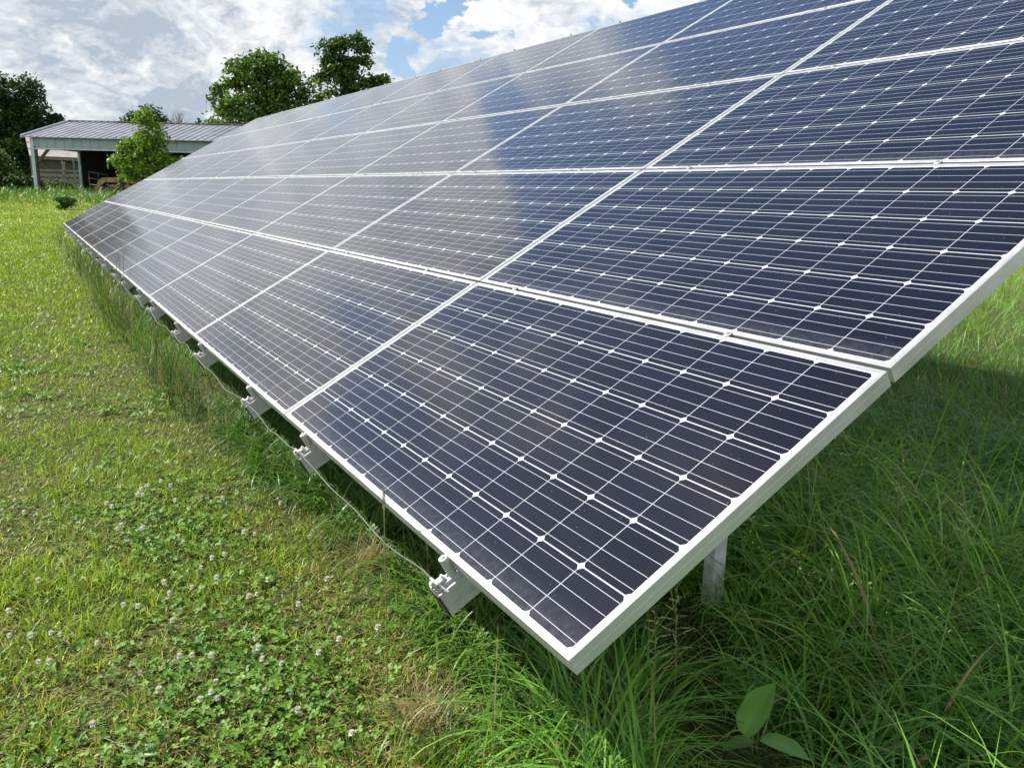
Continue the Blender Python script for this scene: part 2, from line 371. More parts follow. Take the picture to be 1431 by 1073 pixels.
for r in range(5):
    for c in range(10):
        p = on_array(-c * PX, r * PY)
        o = empty('solar_panel', p, (TILT + R(random.uniform(-.05, .05)), R(random.uniform(-.04, .04)), 0))
        where = ('nearest' if c == 0 else 'farthest' if c == 9 else ORD[c] + ' from the near end') + ' in the ' + ROWN[r]
        tag(o, 'dark blue solar panel, ' + where, 'solar panel', 'solar panels of the tilted array')
        link('frame', FRM, o); link('cell_sheet', SHT, o); link('junction_box', JBX, o)

# rails that run up the slope under the panels, with clamps, bolts and cable lugs
RX = [-(c * PX + d) for c in range(10) for d in (0.525, 1.705)]
ZT = -.0435                                                        # underside of the frames
def hexbolt(mb, c, ax, r=.008, h=.006, washer=True):
    c = Vector(c); ax = Vector(ax).normalized(); a = ax.orthogonal().normalized(); b = ax.cross(a)
    def ring(rr, n, t): return [c + ax * t + (a * math.cos(2 * math.pi * k / n) + b * math.sin(2 * math.pi * k / n)) * rr for k in range(n)]
    t0 = 0
    if washer:
        v = ring(r * 1.5, 14, 0) + ring(r * 1.5, 14, .002); mb.add(v, [(k, (k + 1) % 14, 14 + (k + 1) % 14, 14 + k) for k in range(14)] + [tuple(range(14, 28))]); t0 = .002
    v = ring(r, 6, t0) + ring(r, 6, t0 + h); mb.add(v, [(k, (k + 1) % 6, 6 + (k + 1) % 6, 6 + k) for k in range(6)] + [tuple(range(6, 12))])
    return mb
def channel_mesh():
    mb = MB(); w, d, t = .026, .080, .004; y0, y1 = -.074, 4 * PY + PW + .05
    outer = [(-w, ZT - .010), (-w, ZT - d), (w, ZT - d), (w, ZT - .010), (w * .55, ZT - .010), (w * .55, ZT), (.007, ZT), (.007, ZT - .004), (-.007, ZT - .004), (-.007, ZT), (-w * .55, ZT), (-w * .55, ZT - .010)]
    inner = [(-w + t, ZT - .014), (-w + t, ZT - d + t), (w - t, ZT - d + t), (w - t, ZT - .014)]
    m = len(outer)
    vs = [(x, y0, z) for x, z in outer] + [(x, y1, z) for x, z in outer]
    mb.add(vs, [(j, (j + 1) % m, m + (j + 1) % m, m + j) for j in range(m)])
    vi = [(x, y0, z) for x, z in inner] + [(x, y1, z) for x, z in inner]
    mb.add(vi, [(j, 4 + j, 4 + (j + 1) % 4, (j + 1) % 4) for j in range(4)])
    for s_ in (0, 1):                                              # annular end faces
        O = outer; I = inner; y = (y0, y1)[s_]
        mb.add([(x, y, z) for x, z in O] + [(x, y, z) for x, z in I],
               [(0, 1, m + 1, m), (1, 2, m + 2, m + 1), (2, 3, m + 3, m + 2), (3, 4, m + 3), (4, 11, m, m + 3), (11, 0, m), (4, 5, 10, 11)])
    # shallow groove lips on the flanks
    for sx, g_ in [(a, b) for a in (-1, 1) for b in (.0, .022, .030)]:
        mb.box((sx * w - .0016 if sx < 0 else w - .0002, y0 + .001, ZT - .030 - g_), (sx * w + .0002 if sx < 0 else w + .0016, y1 - .001, ZT - .025 - g_))
    return mb.mesh('channel', RAILM)
def endclamp_mesh(y):
    mb = MB(); n = 18; r = .0125; z0, z1 = ZT + .0005, .010
    v = [(r * math.cos(2 * math.pi * k / n), y + r * math.sin(2 * math.pi * k / n), z) for z in (z0, z1 - .0015) for k in range(n)]
    v += [((r - .0015) * math.cos(2 * math.pi * k / n), y + (r - .0015) * math.sin(2 * math.pi * k / n), z1) for k in range(n)]
    mb.add(v, [(a * n + k, a * n + (k + 1) % n, (a + 1) * n + (k + 1) % n, (a + 1) * n + k) for a in (0, 1) for k in range(n)] + [tuple(range(2 * n, 3 * n)), tuple(reversed(range(n)))])
    return mb.mesh('end_clamp', RAILM)
def midclamp_mesh():
    mb = MB(); n = 18; r = .0125
    v = [(rr * math.cos(2 * math.pi * k / n), rr * math.sin(2 * math.pi * k / n), z) for rr, z in ((r, .0006), (r, .0028), (r - .001, .0036)) for k in range(n)]
    mb.add(v, [(a * n + k, a * n + (k + 1) % n, (a + 1) * n + (k + 1) % n, (a + 1) * n + k) for a in (0, 1) for k in range(n)] + [tuple(range(2 * n, 3 * n)), tuple(reversed(range(n)))])
    mb.tube([(0, 0, .0008), (0, 0, -.045)], .004, 8)
    return mb.mesh('mid_clamp', RAILM)
CHM = channel_mesh(); YL = -.0135; YU = 4 * PY + PW + .0135
ECL, ECU, MCM = endclamp_mesh(YL), endclamp_mesh(YU), midclamp_mesh()
HB_L = hexbolt(MB(), (0, YL, .010), (0, 0, 1), .0055, .004, False).mesh('bolt', BOLTM)
HB_U = hexbolt(MB(), (0, YU, .010), (0, 0, 1), .0055, .004, False).mesh('bolt', BOLTM)
HB_M = hexbolt(MB(), (0, 0, .0036), (0, 0, 1), .0052, .0035, False).mesh('bolt', BOLTM)
LUG = MB().box((-.010, -.072, ZT), (.010, -.042, ZT + .010)).tube([(-.020, -.062, ZT + .014), (.022, -.062, ZT + .014)], .0052, 8).mesh('wire_lug', BOLTM, bevel=.0015)
NUT = hexbolt(MB(), (0, -.040, ZT), (0, 0, 1), .0065, .009).tube([(0, -.040, ZT + .009), (0, -.040, ZT + .017)], .0035, 8).mesh('bolt', BOLTM)
NUT2 = hexbolt(MB(), (0, -.068, ZT + .010), (0, -.25, 1), .006, .007).mesh('bolt', BOLTM)
END_SHADE = MB().box((-.0275, -.0785, ZT - .0815), (.0275, -.0742, ZT - .0115)).mesh('end_shade', pmat('black_end_shade', (.012, .012, .013), .5), bevel=.001)  # black plate standing in for the shade inside the hollow channel end
KEY = MB().tube([(.014, -.060, ZT + .012), (.046, -.052, ZT - .004)], .0028, 6).mesh('clip_pin', BOLTM)
for i, x in enumerate(RX):
    o = empty('support_rail', on_array(x, 0), (TILT, 0, 0))
    tag(o, 'pale metal support rail under the panels, ' + ('nearest' if i == 0 else 'farthest' if i == 19 else ORD[i]) + (' one' if i in (0, 19) else ' one from the near end'), 'rail', 'rails that carry the panels')
    link('channel', CHM, o); link('end_shade', END_SHADE, o)
    a = link('end_clamp', ECL, o); link('bolt', HB_L, a); a = link('end_clamp', ECU, o); link('bolt', HB_U, a)
    for r in range(1, 5):
        a = link('mid_clamp', MCM, o); a.location = (random.uniform(-.01, .01), r * PY - .005, 0); link('bolt', HB_M, a)
    l = link('wire_lug', LUG, o); link('bolt', NUT2, l); link('clip_pin', KEY, l); link('bolt', NUT, o)
# steel under the rails
BEAM_S = (1.30, 3.85)
bz = ZT - .080 - .003
for s, nm in zip(BEAM_S, ('lower', 'upper')):
    mb = MB(); c = on_array(0, s, bz); zc = c.z - .045
    mb.tube([(-.45, c.y, zc), (-19.9, c.y, zc)], .042, 16)
    o = mb.build('cross_beam', GALV, smooth=True); tag(o, 'round galvanised steel beam under the %s half of the panels' % nm, 'beam')
    for k, x in enumerate([-.815, -4.6, -8.4, -12.2, -16.0, -19.6]):
        b = MB(); t = zc - .046; w = .028
        g0 = float(gz(x, c.y)) - .3
        b.box((x - w, c.y - w, g0), (x + w, c.y + w, t)); b.box((x - .07, c.y - .05, t - .006), (x + .07, c.y + .05, t - .0005))
        ob = b.build('support_post', GALV, bevel=.004)
        wh = ('nearest' if k == 0 else ORD[k] + ' from the near end') if k < 5 else 'farthest'
        tag(ob, 'grey square steel post in the %s line of posts, %s' % ('front' if nm == 'lower' else 'back', wh), 'post', 'posts that hold up the array')
# bonding cable drooping from rail to rail
mb = MB(); pts = []
for i, x in enumerate(RX):
    a = on_array(x, -.062, ZT + .016)
    if i:
        b0 = pts[-1]; sag = random.uniform(.03, .05) if abs(a.x - b0.x) > 1 else random.uniform(.02, .035)
        for k in range(1, 14):
            t = k / 14; q = b0.lerp(a, t); f = 4 * t * (1 - t)
            pts.append(q + Vector((0, .012 * f + .006 * math.sin(9 * t + i), -sag * f + .012 * math.sin(t * 12 + 2 * i) * f)))
    else: pts.append(a + Vector((.03, -.004, 0)))
    pts.append(a)
mb.tube(pts, .0020, 8)
tag(mb.build('bonding_cable', WIREM, smooth=True), 'thin grey cable drooping from rail to rail along the low edge', 'cable')

# ------------------------------------------------------------------ where things stand: rays from the photograph's viewpoint used once, to survey positions
FH = Vector((-cb.x, -cb.y, 0)).normalized(); AH = Vector((FH.y, -FH.x, 0))       # horizontal forward, horizontal right
def ray(u, v): return (cr * ((u - 715.5) / 1163.13) - cu * ((v - 536.5) / 1163.13) - cb)
def at(u, v, D): d = ray(u, v); return CAM + d * (D / d.dot(FH))
def on_ground(u, v, z=0.0): d = ray(u, v); return CAM + d * ((z - CAM.z) / d.z)
def on_y(u, v, y): d = ray(u, v); return CAM + d * ((y - CAM.y) / d.y)

# ------------------------------------------------------------------ grass
def blades(base, az, L, w, th0, bend, K, cols, tip=0.0, twist=None):
    n = len(base); dirx, diry = np.cos(az), np.sin(az)
    ta = az + math.pi / 2 + (twist if twist is not None else 0)
    sx, sy = np.cos(ta), np.sin(ta)
    P = base.copy(); V = np.zeros((n, 2 * K + 1, 3), np.float32)
    for j in range(K + 1):
        t = j / K
        ww = w * (0.75 + 0.5 * t if t < .35 else 0.925 * (1 - ((t - .35) / .65) ** 1.7) + tip * 0.3)
        if j < K:
            V[:, 2 * j, 0] = P[:, 0] - sx * ww / 2; V[:, 2 * j, 1] = P[:, 1] - sy * ww / 2; V[:, 2 * j, 2] = P[:, 2]
            V[:, 2 * j + 1, 0] = P[:, 0] + sx * ww / 2; V[:, 2 * j + 1, 1] = P[:, 1] + sy * ww / 2; V[:, 2 * j + 1, 2] = P[:, 2]
        else: V[:, 2 * K] = P
        th = th0 + bend * ((j + .5) / K) ** 1.2; s = L / K
        P = P + np.c_[np.sin(th) * dirx * s, np.sin(th) * diry * s, np.cos(th) * s]
    b = (np.arange(n) * (2 * K + 1))[:, None]
    q = []
    for j in range(K - 1): q += [2 * j, 2 * j + 1, 2 * j + 3, 2 * j + 2]
    q += [2 * K - 2, 2 * K - 1, 2 * K]
    loops = (b + np.array(q)[None]).ravel()
    tot = np.tile(np.array([4] * (K - 1) + [3]), n)
    return V.reshape(-1, 3), loops, tot, np.repeat(cols, 2 * K + 1, axis=0)
def join(parts):
    V, Lp, T, Cc, o = [], [], [], [], 0
    for v, l, t, c in parts: V.append(v); Lp.append(l + o); T.append(t); Cc.append(c); o += len(v)
    return np.concatenate(V), np.concatenate(Lp), np.concatenate(T), np.concatenate(Cc)
def to_mesh(name, parts, mat):
    V, L, T, C = join(parts); st = np.concatenate([[0], np.cumsum(T)[:-1]])
    return np_mesh(name, V, L, st, T, mat, C)
def polar(n, r0, r1, a0=100, a1=198, p=1.0):
    t = rng.random(n); r = r0 * (r1 / r0) ** t if p == 1.0 else (r0 ** p + t * (r1 ** p - r0 ** p)) ** (1 / p)
    a = np.radians(a0 + (a1 - a0) * rng.random(n))
    return CAM.x + r * np.cos(a), CAM.y + r * np.sin(a), r
def edge_line(x): return 0.13 - 0.16 * ipol(-x, 1.2, 4.5) + 0.13 * (N3(x, x * 0 + 3.3, 0.9, 3) - 0.5) * 2 - 0.12 * ipol(-x, 3, 8)
def dist(x, y): return -x * 0.8627 + y * 0.5059 + 1.44
def tallness(x, y):
    t = ipol(y - edge_line(x), -0.10, 0.12) * ipol(x, -22.5, -21.0)
    return np.maximum(t, ipol(y, 4.0, 6.0) * ipol(x, -22.5, -21))
def lerp(a, b, t): return a * (1 - t)[:, None] + b * t[:, None]
A3 = lambda *c: np.array(c, float)

def thatch(x, y):                                              # 0 lush .. 1 dry
    d = 0
    for u, v, w, k in ((505, 775, .20, .34), (300, 600, .40, .32), (590, 1010, .20, .34), (270, 990, .16, .20), (450, 960, .12, .22), (60, 760, .35, .18), (230, 520, .6, .22), (380, 700, .25, .22), (40, 560, .8, .16)):
        p = on_ground(u, v); d = d + k * np.exp(-((x - p.x) ** 2 + (y - p.y) ** 2) / w ** 2)
    return ipol(0.62 * N1(x, y, 1.5, 4) + 0.38 * N2(x, y, 5.5, 3) + d, 0.44, 0.62)
def clover_density(x, y):
    a = np.exp(-(((x + 1.10) / 0.42) ** 2 + ((y + 0.33) / 0.26) ** 2)) + .8 * np.exp(-(((x + 2.3) / .6) ** 2 + ((y + .42) / .22) ** 2)) + .18 * np.exp(-(((x + 1.35) / .5) ** 2 + ((y + .95) / .25) ** 2))
    n = N3(x, y, 2.1, 3)
    return np.clip(1.15 * a * (0.4 + 1.1 * n) + ipol(n, 0.57, 0.70) * .30, 0, 1)

def lawn():
    parts = []
    x, y, r = polar(980000, 1.3, 58, 120, 198, .55)
    keep = rng.random(len(x)) < (1 - 0.92 * tallness(x, y)); x, y, r = x[keep], y[keep], r[keep]
    th = thatch(x, y) * (1 - .6 * ipol(r, 4, 12)); cl = clover_density(x, y) * (r < 8)
    keep = rng.random(len(x)) < (1 - .55 * cl); x, y, r, th = x[keep], y[keep], r[keep], th[keep]
    n = len(x); z = gz(x, y)
    far = ipol(r, 3, 20)
    L = (0.026 + 0.036 * rng.random(n)) * (1 - .38 * th) * (0.55 + 0.5 * N2(x, y, 3.1, 2) + .75 * ipol(N3(x, y, 10.0, 2), .35, .7)) * (1 + .35 * far)
    w = np.maximum(0.0038, 0.00080 * r) * (0.7 + 0.6 * rng.random(n))
    dry = rng.random(n) < (0.07 + 0.40 * th) * (1 - .35 * far)
    g = lerp(A3(.092, .190, .012), A3(.340, .425, .034), np.clip(rng.normal(.45, .28, n) + .35 * (N1(x, y, .7, 3) - .5) + .05 * far, 0, 1))
    s = lerp(A3(.24, .18, .068), A3(.52, .42, .20), rng.random(n))
    s = lerp(s, A3(.32, .31, .06)[None].repeat(n, 0), .35 + .4 * far)
    col = np.where(dry[:, None], s, g) * (0.70 + .60 * rng.random(n))[:, None] * (1 - .16 * far)[:, None]
    th0 = np.abs(rng.normal(.72, .40, n)) + dry * .55 * rng.random(n); bend = rng.normal(.5, .5, n)
    parts.append(blades(np.c_[x, y, z - .004], rng.random(n) * 6.283, L, w, th0, bend, 2, col, tip=.6, twist=rng.normal(0, .6, n)))
    # cut straw lying flat
    x, y, r = polar(26000, 1.25, 14, 118, 199)
    th = thatch(x, y); k = (rng.random(len(x)) < .15 + .85 * th) & (tallness(x, y) < .5); x, y, r = x[k], y[k], r[k]; n = len(x)
    col = lerp(A3(.20, .145, .065), A3(.50, .41, .22), rng.random(n) ** 1.6)
    parts.append(blades(np.c_[x, y, gz(x, y) + .004 + .022 * rng.random(n)], rng.random(n) * 6.283, .03 + .075 * rng.random(n) ** 2, np.maximum(.0017, .0005 * r), rng.normal(1.5, .16, n), rng.normal(.1, .25, n), 2, col, tip=.6))
    me = to_mesh('lawn_grass', parts, BLADE)
    tag(link('lawn_grass', me), 'short mown lawn with dry yellow patches beside the panels', 'lawn grass', kind='stuff')
lawn()

def room(x, y):                                                # free height under the panels
    under = (x < .03) & (x > -20.3) & (y > -.05) & (y < 4.4)
    return np.where(under, H + np.maximum(y, -.05) * ST / CT - .17, 9.0)
DOCK = on_ground(1075, 1025, 0.1)
def tall():
    parts = []
    # tufts of long arching grass
    def tufts(nt, per, r0, r1, a0, a1, Ls, K, fn, wmin=.0034, wr=.00055, spread=.035, lean=None, straw=.06, p=1.0, tone=1.0, th=.22, bd=.5, clear=0.0, far_tall=0.0):
        x, y, r = polar(nt, r0, r1, a0, a1, p)
        k = rng.random(nt) < fn(x, y); x, y, r = x[k], y[k], r[k]
        for o_, hw, l0, l1 in ((DOCK, .25, -.10, .60), (Vector((-.815, 1.14, 0)), .11, -.08, .95)):      # trodden gaps in front of the dock plant and the post
            rl = math.hypot(CAM.x - o_.x, CAM.y - o_.y)
            q = ((x - o_.x) * (CAM.y - o_.y) - (y - o_.y) * (CAM.x - o_.x)) / rl; al = ((x - o_.x) * (CAM.x - o_.x) + (y - o_.y) * (CAM.y - o_.y)) / rl
            k = ~((np.abs(q) < hw) & (al > l0) & (al < l1)) | (rng.random(len(x)) < .03); x, y, r = x[k], y[k], r[k]
        nt = len(x)
        size = .75 + .5 * rng.random(nt); hue = np.clip(N2(x, y, .8, 3) * 1.7 - .35 + rng.normal(0, .22, nt), 0, 1)
        i = np.repeat(np.arange(nt), per); n = len(i)
        bx, by = x[i] + rng.normal(0, 1, n) * spread * (1 + .05 * r[i]), y[i] + rng.normal(0, 1, n) * spread * (1 + .05 * r[i])
        L = Ls * size[i] * (.5 + .7 * rng.random(n)) * (1 + far_tall * ipol(-bx, 4.5, 8))
        L = np.minimum(L, (room(bx, by) + clear) * (.9 + .25 * rng.random(n))); ok = L > .03
        i, bx, by, L = i[ok], bx[ok], by[ok], L[ok]; n = len(i)
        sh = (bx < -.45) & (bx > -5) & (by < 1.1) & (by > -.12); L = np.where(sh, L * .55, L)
        for o_, k_ in ((DOCK, .5), (Vector((-.815, 1.14, 0)), .72), (Vector((-.45, .80, 0)), .5)): L = L * (1 - k_ * np.exp(-((bx - o_.x) ** 2 + (by - o_.y) ** 2) / .30 ** 2))
        az = (rng.random(nt) * 6.283)[i] + rng.normal(0, .75, n)
        if lean is not None:
            lx, ly = np.cos(az) + lean[0], np.sin(az) + lean[1]; az = np.arctan2(ly, lx)
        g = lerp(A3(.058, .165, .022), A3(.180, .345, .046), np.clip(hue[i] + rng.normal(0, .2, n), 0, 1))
        g = g * tone * np.where(sh, .55, 1.0)[:, None]; st = rng.random(n) < straw  # blades beneath the low edge darkened, shade put into their colour
        g = np.where(st[:, None], lerp(A3(.16, .13, .05), A3(.34, .28, .14), rng.random(n)), g) * (.85 + .3 * rng.random(n))[:, None]
        w = np.maximum(wmin, wr * r[i]) * np.clip(np.exp(rng.normal(-.12, .38, n)), .4, 1.9)
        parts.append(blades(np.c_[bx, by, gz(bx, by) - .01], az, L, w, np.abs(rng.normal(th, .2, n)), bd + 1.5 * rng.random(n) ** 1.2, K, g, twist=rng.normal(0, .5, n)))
    T = lambda x, y: tallness(x, y) * (y > edge_line(x) + .05)
    tufts(3000, 19, 1.3, 5.5, 98, 178, .56, 7, T, lean=(.25, .05), p=1.4, wmin=.0068, tone=1.22, th=.45, bd=1.0, straw=.045)
    tufts(5200, 9, 3.5, 40, 98, 178, .44, 4, T, lean=(.2, .1), straw=.09, th=.35, bd=.8)
    # fine undergrowth between the tufts
    tufts(5500, 6, 1.3, 9, 98, 180, .20, 3, lambda x, y: tallness(x, y), wmin=.0028, straw=.10, spread=.05, p=1.2)
    # rank strip along the low edge
    def strip(x, y):
        e = y - edge_line(x)
        return np.exp(-((e - .05 - .08 * ipol(-x, 4, 7)) / .08) ** 2) * (1 + ipol(-x, 4.5, 8)) * (x > -21.5) * (x < -.1) * np.clip(.10 + .75 * ipol(-x, 2.2, 5) - .15, 0, 1) * np.maximum(ipol(N1(x, y, 1.9, 2), .42, .58), .7 * ipol(-x, 5, 9))
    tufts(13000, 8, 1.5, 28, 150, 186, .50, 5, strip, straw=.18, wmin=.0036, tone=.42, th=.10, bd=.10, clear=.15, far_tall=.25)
    # clumps at the nearest rail and under the near corner
    def clump(x, y): return np.exp(-(((x + .48) / .20) ** 2 + ((y - .02) / .11) ** 2)) + .8 * np.exp(-(((x + .15) / .22) ** 2 + ((y - .18) / .16) ** 2))
    tufts(1100, 9, 1.3, 3.0, 120, 180, .34, 6, clump, straw=.16, wmin=.0042, lean=(.1, -.25), p=2)
    # rough grass in front of the sheds
    tufts(5200, 9, 30, 62, 148, 199, .55, 3, lambda x, y: ipol(dist(x, y), 35, 43) * (.3 + .7 * ipol(N3(x, y, .25, 2), .35, .6)), wr=.0007, spread=.14, straw=.08, p=2, tone=.62)
    me = to_mesh('tall_grass', parts, TALLB)
    tag(link('tall_grass', me), 'long arching green grass under and behind the panels', 'tall grass', kind='stuff')
tall()

def clover():
    x, y, r = polar(80000, 1.25, 8.5, 128, 199, 1.2)
    k = (rng.random(len(x)) < clover_density(x, y)) & (tallness(x, y) < .75); x, y, r = x[k], y[k], r[k]; n = len(x)
    z = gz(x, y) + .008 + (.026 + .036 * ipol(N1(x, y, 9.0, 2), .3, .7)) * rng.random(n); s = (.0048 + .0042 * rng.random(n)) * np.maximum(1, r / 4); a0 = rng.random(n) * 6.283
    tx, ty = rng.normal(0, .35, n), rng.normal(0, .35, n)
    col = lerp(A3(.055, .145, .012), A3(.160, .275, .028), np.clip(rng.normal(.4, .3, n), 0, 1))
    hx = np.array([0.0, .55, 1.35, 1.75, 1.55, 1.75, 1.35, .55]); hy = np.array([0.0, .62, .80, .40, 0, -.40, -.80, -.62]); hz = np.array([0, .28, .34, .2, -.02, .2, .34, .28])
    V = []; 
    for q in range(3):
        a = a0 + q * 2.094; ca, sa = np.cos(a)[:, None], np.sin(a)[:, None]
        px = (ca * hx - sa * hy) * s[:, None]; py = (sa * hx + ca * hy) * s[:, None]
        pz = hz[None] * s[:, None] + px * tx[:, None] + py * ty[:, None]
        V.append(np.stack([px + x[:, None], py + y[:, None], pz + z[:, None]], -1))
    V = np.stack(V, 1).reshape(-1, 3); m = n * 3
    L = (np.arange(m) * 8)[:, None] + np.array([0, 1, 2, 3, 4, 0, 4, 5, 6, 7])[None]
    T = np.tile(np.array([5, 5]), m); st = np.concatenate([[0], np.cumsum(T)[:-1]])
    me = np_mesh('clover_leaves', V, L.ravel(), st, T, CLOVERM, np.repeat(col, 24, axis=0))
    tag(link('clover_leaves', me), 'patches of round three lobed clover leaves in the lawn', 'clover', kind='stuff')
clover()

# white clover heads
def head_mesh(seed):
    rr = random.Random(seed); mb = MB(); N = 70
    for i in range(N):
        f = (i + .5) / N; zc = 1 - 1.65 * f; ph = i * 2.39996; q = math.sqrt(max(0, 1 - zc * zc))
        d = Vector((q * math.cos(ph), q * math.sin(ph), zc)); u = d.cross(Vector((0, 0, 1))); u = u.normalized() if u.length > .01 else Vector((1, 0, 0)); v = d.cross(u)
        L = .0082 * rr.uniform(.8, 1.15); w = .0017; d2 = (d + Vector((0, 0, .45 if zc > -.2 else -.5))).normalized()
        b = d * .002
        mb.add([b - u * w * .4, b + d2 * L * .6 - u * w, b + d2 * L, b + d2 * L * .6 + u * w, b + u * w * .4, b + d2 * L * .55 + v * w * .8], [(0, 1, 5), (1, 2, 5), (2, 3, 5), (3, 4, 5), (4, 0, 5)])
    return mb.mesh('flower_head', PETAL)
HEADS = [head_mesh(i) for i in range(4)]
def stem_mesh(h, seed):
    rr = random.Random(seed); a = rr.uniform(-.012, .012)
    return MB().tube([(a * 1.5, a, -.01), (a * .8, a * .6, h * .5), (0, 0, h)], .0009, 5).mesh('stem', STEMM, smooth=True)
PXF = [(490,140),(365,160),(415,240),(500,245),(430,232),(627,272),(835,278),(883,265),(970,150),(778,147),(695,388),(735,350),(140,428),(1130,405),(865,465),(880,470),
 (1283,450),(430,497),(620,520),(1035,505),(590,578),(215,615),(170,607),(325,633),(620,675),(677,688),(737,687),(890,660),(905,677),(905,710),(892,635),(980,708),(1020,708),
 (1090,680),(1175,652),(128,700),(183,710),(480,740),(545,795),(740,762),(840,778),(735,845),(760,838),(910,812),(675,843),(1028,853),(507,982),(1210,990),(327,915),(75,185),
 (1040,650),(500,100),(557,92),(585,92),(1305,580),(1190,202),(1075,270),(65,120),(480,135),(497,128)]
spots = []
for u, v in PXF:
    p = on_ground(u / 2.4786, 640 + v / 2.4786, .05); spots.append((p.x, p.y))
while len(spots) < 88:
    x, y, r = polar(1, 2.6, 7.5, 150, 186); 
    if float(tallness(x, y)[0]) < .2 and random.random() < .25 + float(clover_density(x, y)[0]) * .7 : spots.append((float(x[0]), float(y[0])))
SPR = [(h, stem_mesh(h, 3 + i)) for i, h in enumerate((.042, .052, .062, .075))]
for i, (x, y) in enumerate(spots):
    h, sm = random.choice(SPR); z = float(gz(x, y)) 
    o = empty('clover_flower', (x, y, z), (random.uniform(-.2, .2), random.uniform(-.2, .2), random.uniform(0, 6.28)))
    tag(o, 'small white clover flower head standing in the mown lawn', 'flower', 'white clover flowers in the lawn')
    link('stem', sm, o); a = link('flower_head', HEADS[i % 4], o); a.location = (0, 0, h); s = random.uniform(.8, 1.15); a.scale = (s, s, s)
mb = MB(); x, y, r = polar(2600, 6.5, 34, 150, 196)
for a, b, q in zip(x, y, r):
    if float(tallness(np.array([a]), np.array([b]))[0]) > .1 or random.random() > float(ipol(N2(a, b, .6, 3), .42, .68)) * .6 + .05: continue
    z = float(gz(a, b)) + random.uniform(.045, .08); s = .009 * random.uniform(.8, 1.2) * max(1, q / 16)
    mb.add([(a + s, b, z), (a, b + s, z), (a - s, b, z), (a, b - s, z), (a, b, z + s), (a, b, z - s)], [(0, 1, 4), (1, 2, 4), (2, 3, 4), (3, 0, 4), (1, 0, 5), (2, 1, 5), (3, 2, 5), (0, 3, 5)])
tag(mb.build('far_clover_flowers', PETAL), 'sprinkle of tiny white clover heads across the lawn further off', 'clover', kind='stuff')

# single plants and stalks
def leaf_blade(mb_parts, base, az, L, w, th0, bend, col, fold=.25, K=9, wave=.0, notch=0):
    P = np.array(base, float); d = np.array([math.cos(az), math.sin(az), 0]); side = np.array([-math.sin(az), math.cos(az), 0]); rows = []
    for j in range(K + 1):
        t = j / K; ww = w * (max(0.0, math.sin(math.pi * (0.06 + .94 * t) ** .8)) ** .8 if j < K else .02) / 2
        th = th0 + bend * t; nrm = np.array([-math.cos(th) * d[0], -math.cos(th) * d[1], math.sin(th)])
        for q in (-1, -.5, 0, .5, 1): rows.append(P + side * ww * q + nrm * (fold * ww * abs(q) + wave * ww * math.sin(7 * t * q + 5 * t)))
        P = P + (math.sin(th) * d + np.array([0, 0, math.cos(th)])) * L / K
    V = np.array(rows); n = 5; L_ = []
    for j in range(K):
        for q in range(4): L_ += [j * n + q, j * n + q + 1, (j + 1) * n + q + 1, (j + 1) * n + q]
    cc = np.tile(np.array(col, float)[None], (len(V), 1)); cc[2::5] *= 1.25
    mb_parts.append((V, np.array(L_), np.full(K * 4, 4), cc))
LEAFM = leafmat('broad_leaf', .25, .42, .35)
def leaf_obj(parent, *a, **k):
    ps = []; leaf_blade(ps, *a, **k); me = to_mesh('leaf', ps, LEAFM); me.polygons.foreach_set('use_smooth', [True] * len(me.polygons))
    return link('leaf', me, parent)
def aim_leaf(parent, org, u0, v0, u1, v1, z0, z1, w, col, bend=.0, **k):   # a leaf whose base and tip sit over two surveyed ground spots
    a, b = on_ground(u0, v0, z0), on_ground(u1, v1, z1); d = b - a; L = d.length; th = math.acos(max(-1, min(1, d.z / L)))
    leaf_obj(parent, tuple(a - org), math.atan2(d.y, d.x), L * 1.04, w, th - bend / 2, bend, col, **k)
g0 = on_ground(1075, 1025, 0.0); g0.z = float(gz(g0.x, g0.y))
o = empty('dock_plant', g0); tag(o, 'dock plant with two broad oval leaves in the long shaded grass', 'plant')
aim_leaf(o, g0, 1040, 1026, 1084, 956, .22, .33, .080, (.095, .210, .035), bend=.35, wave=.10)
aim_leaf(o, g0, 1052, 1034, 1010, 1050, .14, .13, .045, (.070, .150, .030), bend=.5, wave=.12)
aim_leaf(o, g0, 1064, 1032, 1130, 1063, .22, .21, .060, (.105, .225, .05), bend=.5, wave=.08)
MB().tube([(0, 0, -.01), (.004, .01, .1), tuple((on_ground(1040, 1026, .22) - g0))], .0025, 6).tube([(0, 0, -.01), (.004, .0, .1), tuple((on_ground(1064, 1032, .22) - g0))], .0022, 6).build('stem', STEMM, o, smooth=True)
g0 = on_ground(190, 1060, 0.0)
o = empty('dandelion_plant', g0); tag(o, 'flat rosette of pale lobed leaves at the bottom of the lawn', 'plant')
for k in range(7): leaf_obj(o, (0, 0, .008), k * .9 + random.uniform(-.2, .2), random.uniform(.06, .1), random.uniform(.016, .026), 1.15 + random.uniform(-.15, .1), .5, (.10, .19, .045), wave=.5)
g0 = on_ground(372, 816, 0.0)
o = empty('weed_seedling', g0); tag(o, 'small bright yellow green weed in the lawn between rail and clover', 'plant')
for k in range(4): leaf_obj(o, (0, 0, .015), k * 1.6 + .3, random.uniform(.045, .065), .03, 1.15, .4, (.11, .19, .03), wave=.4)
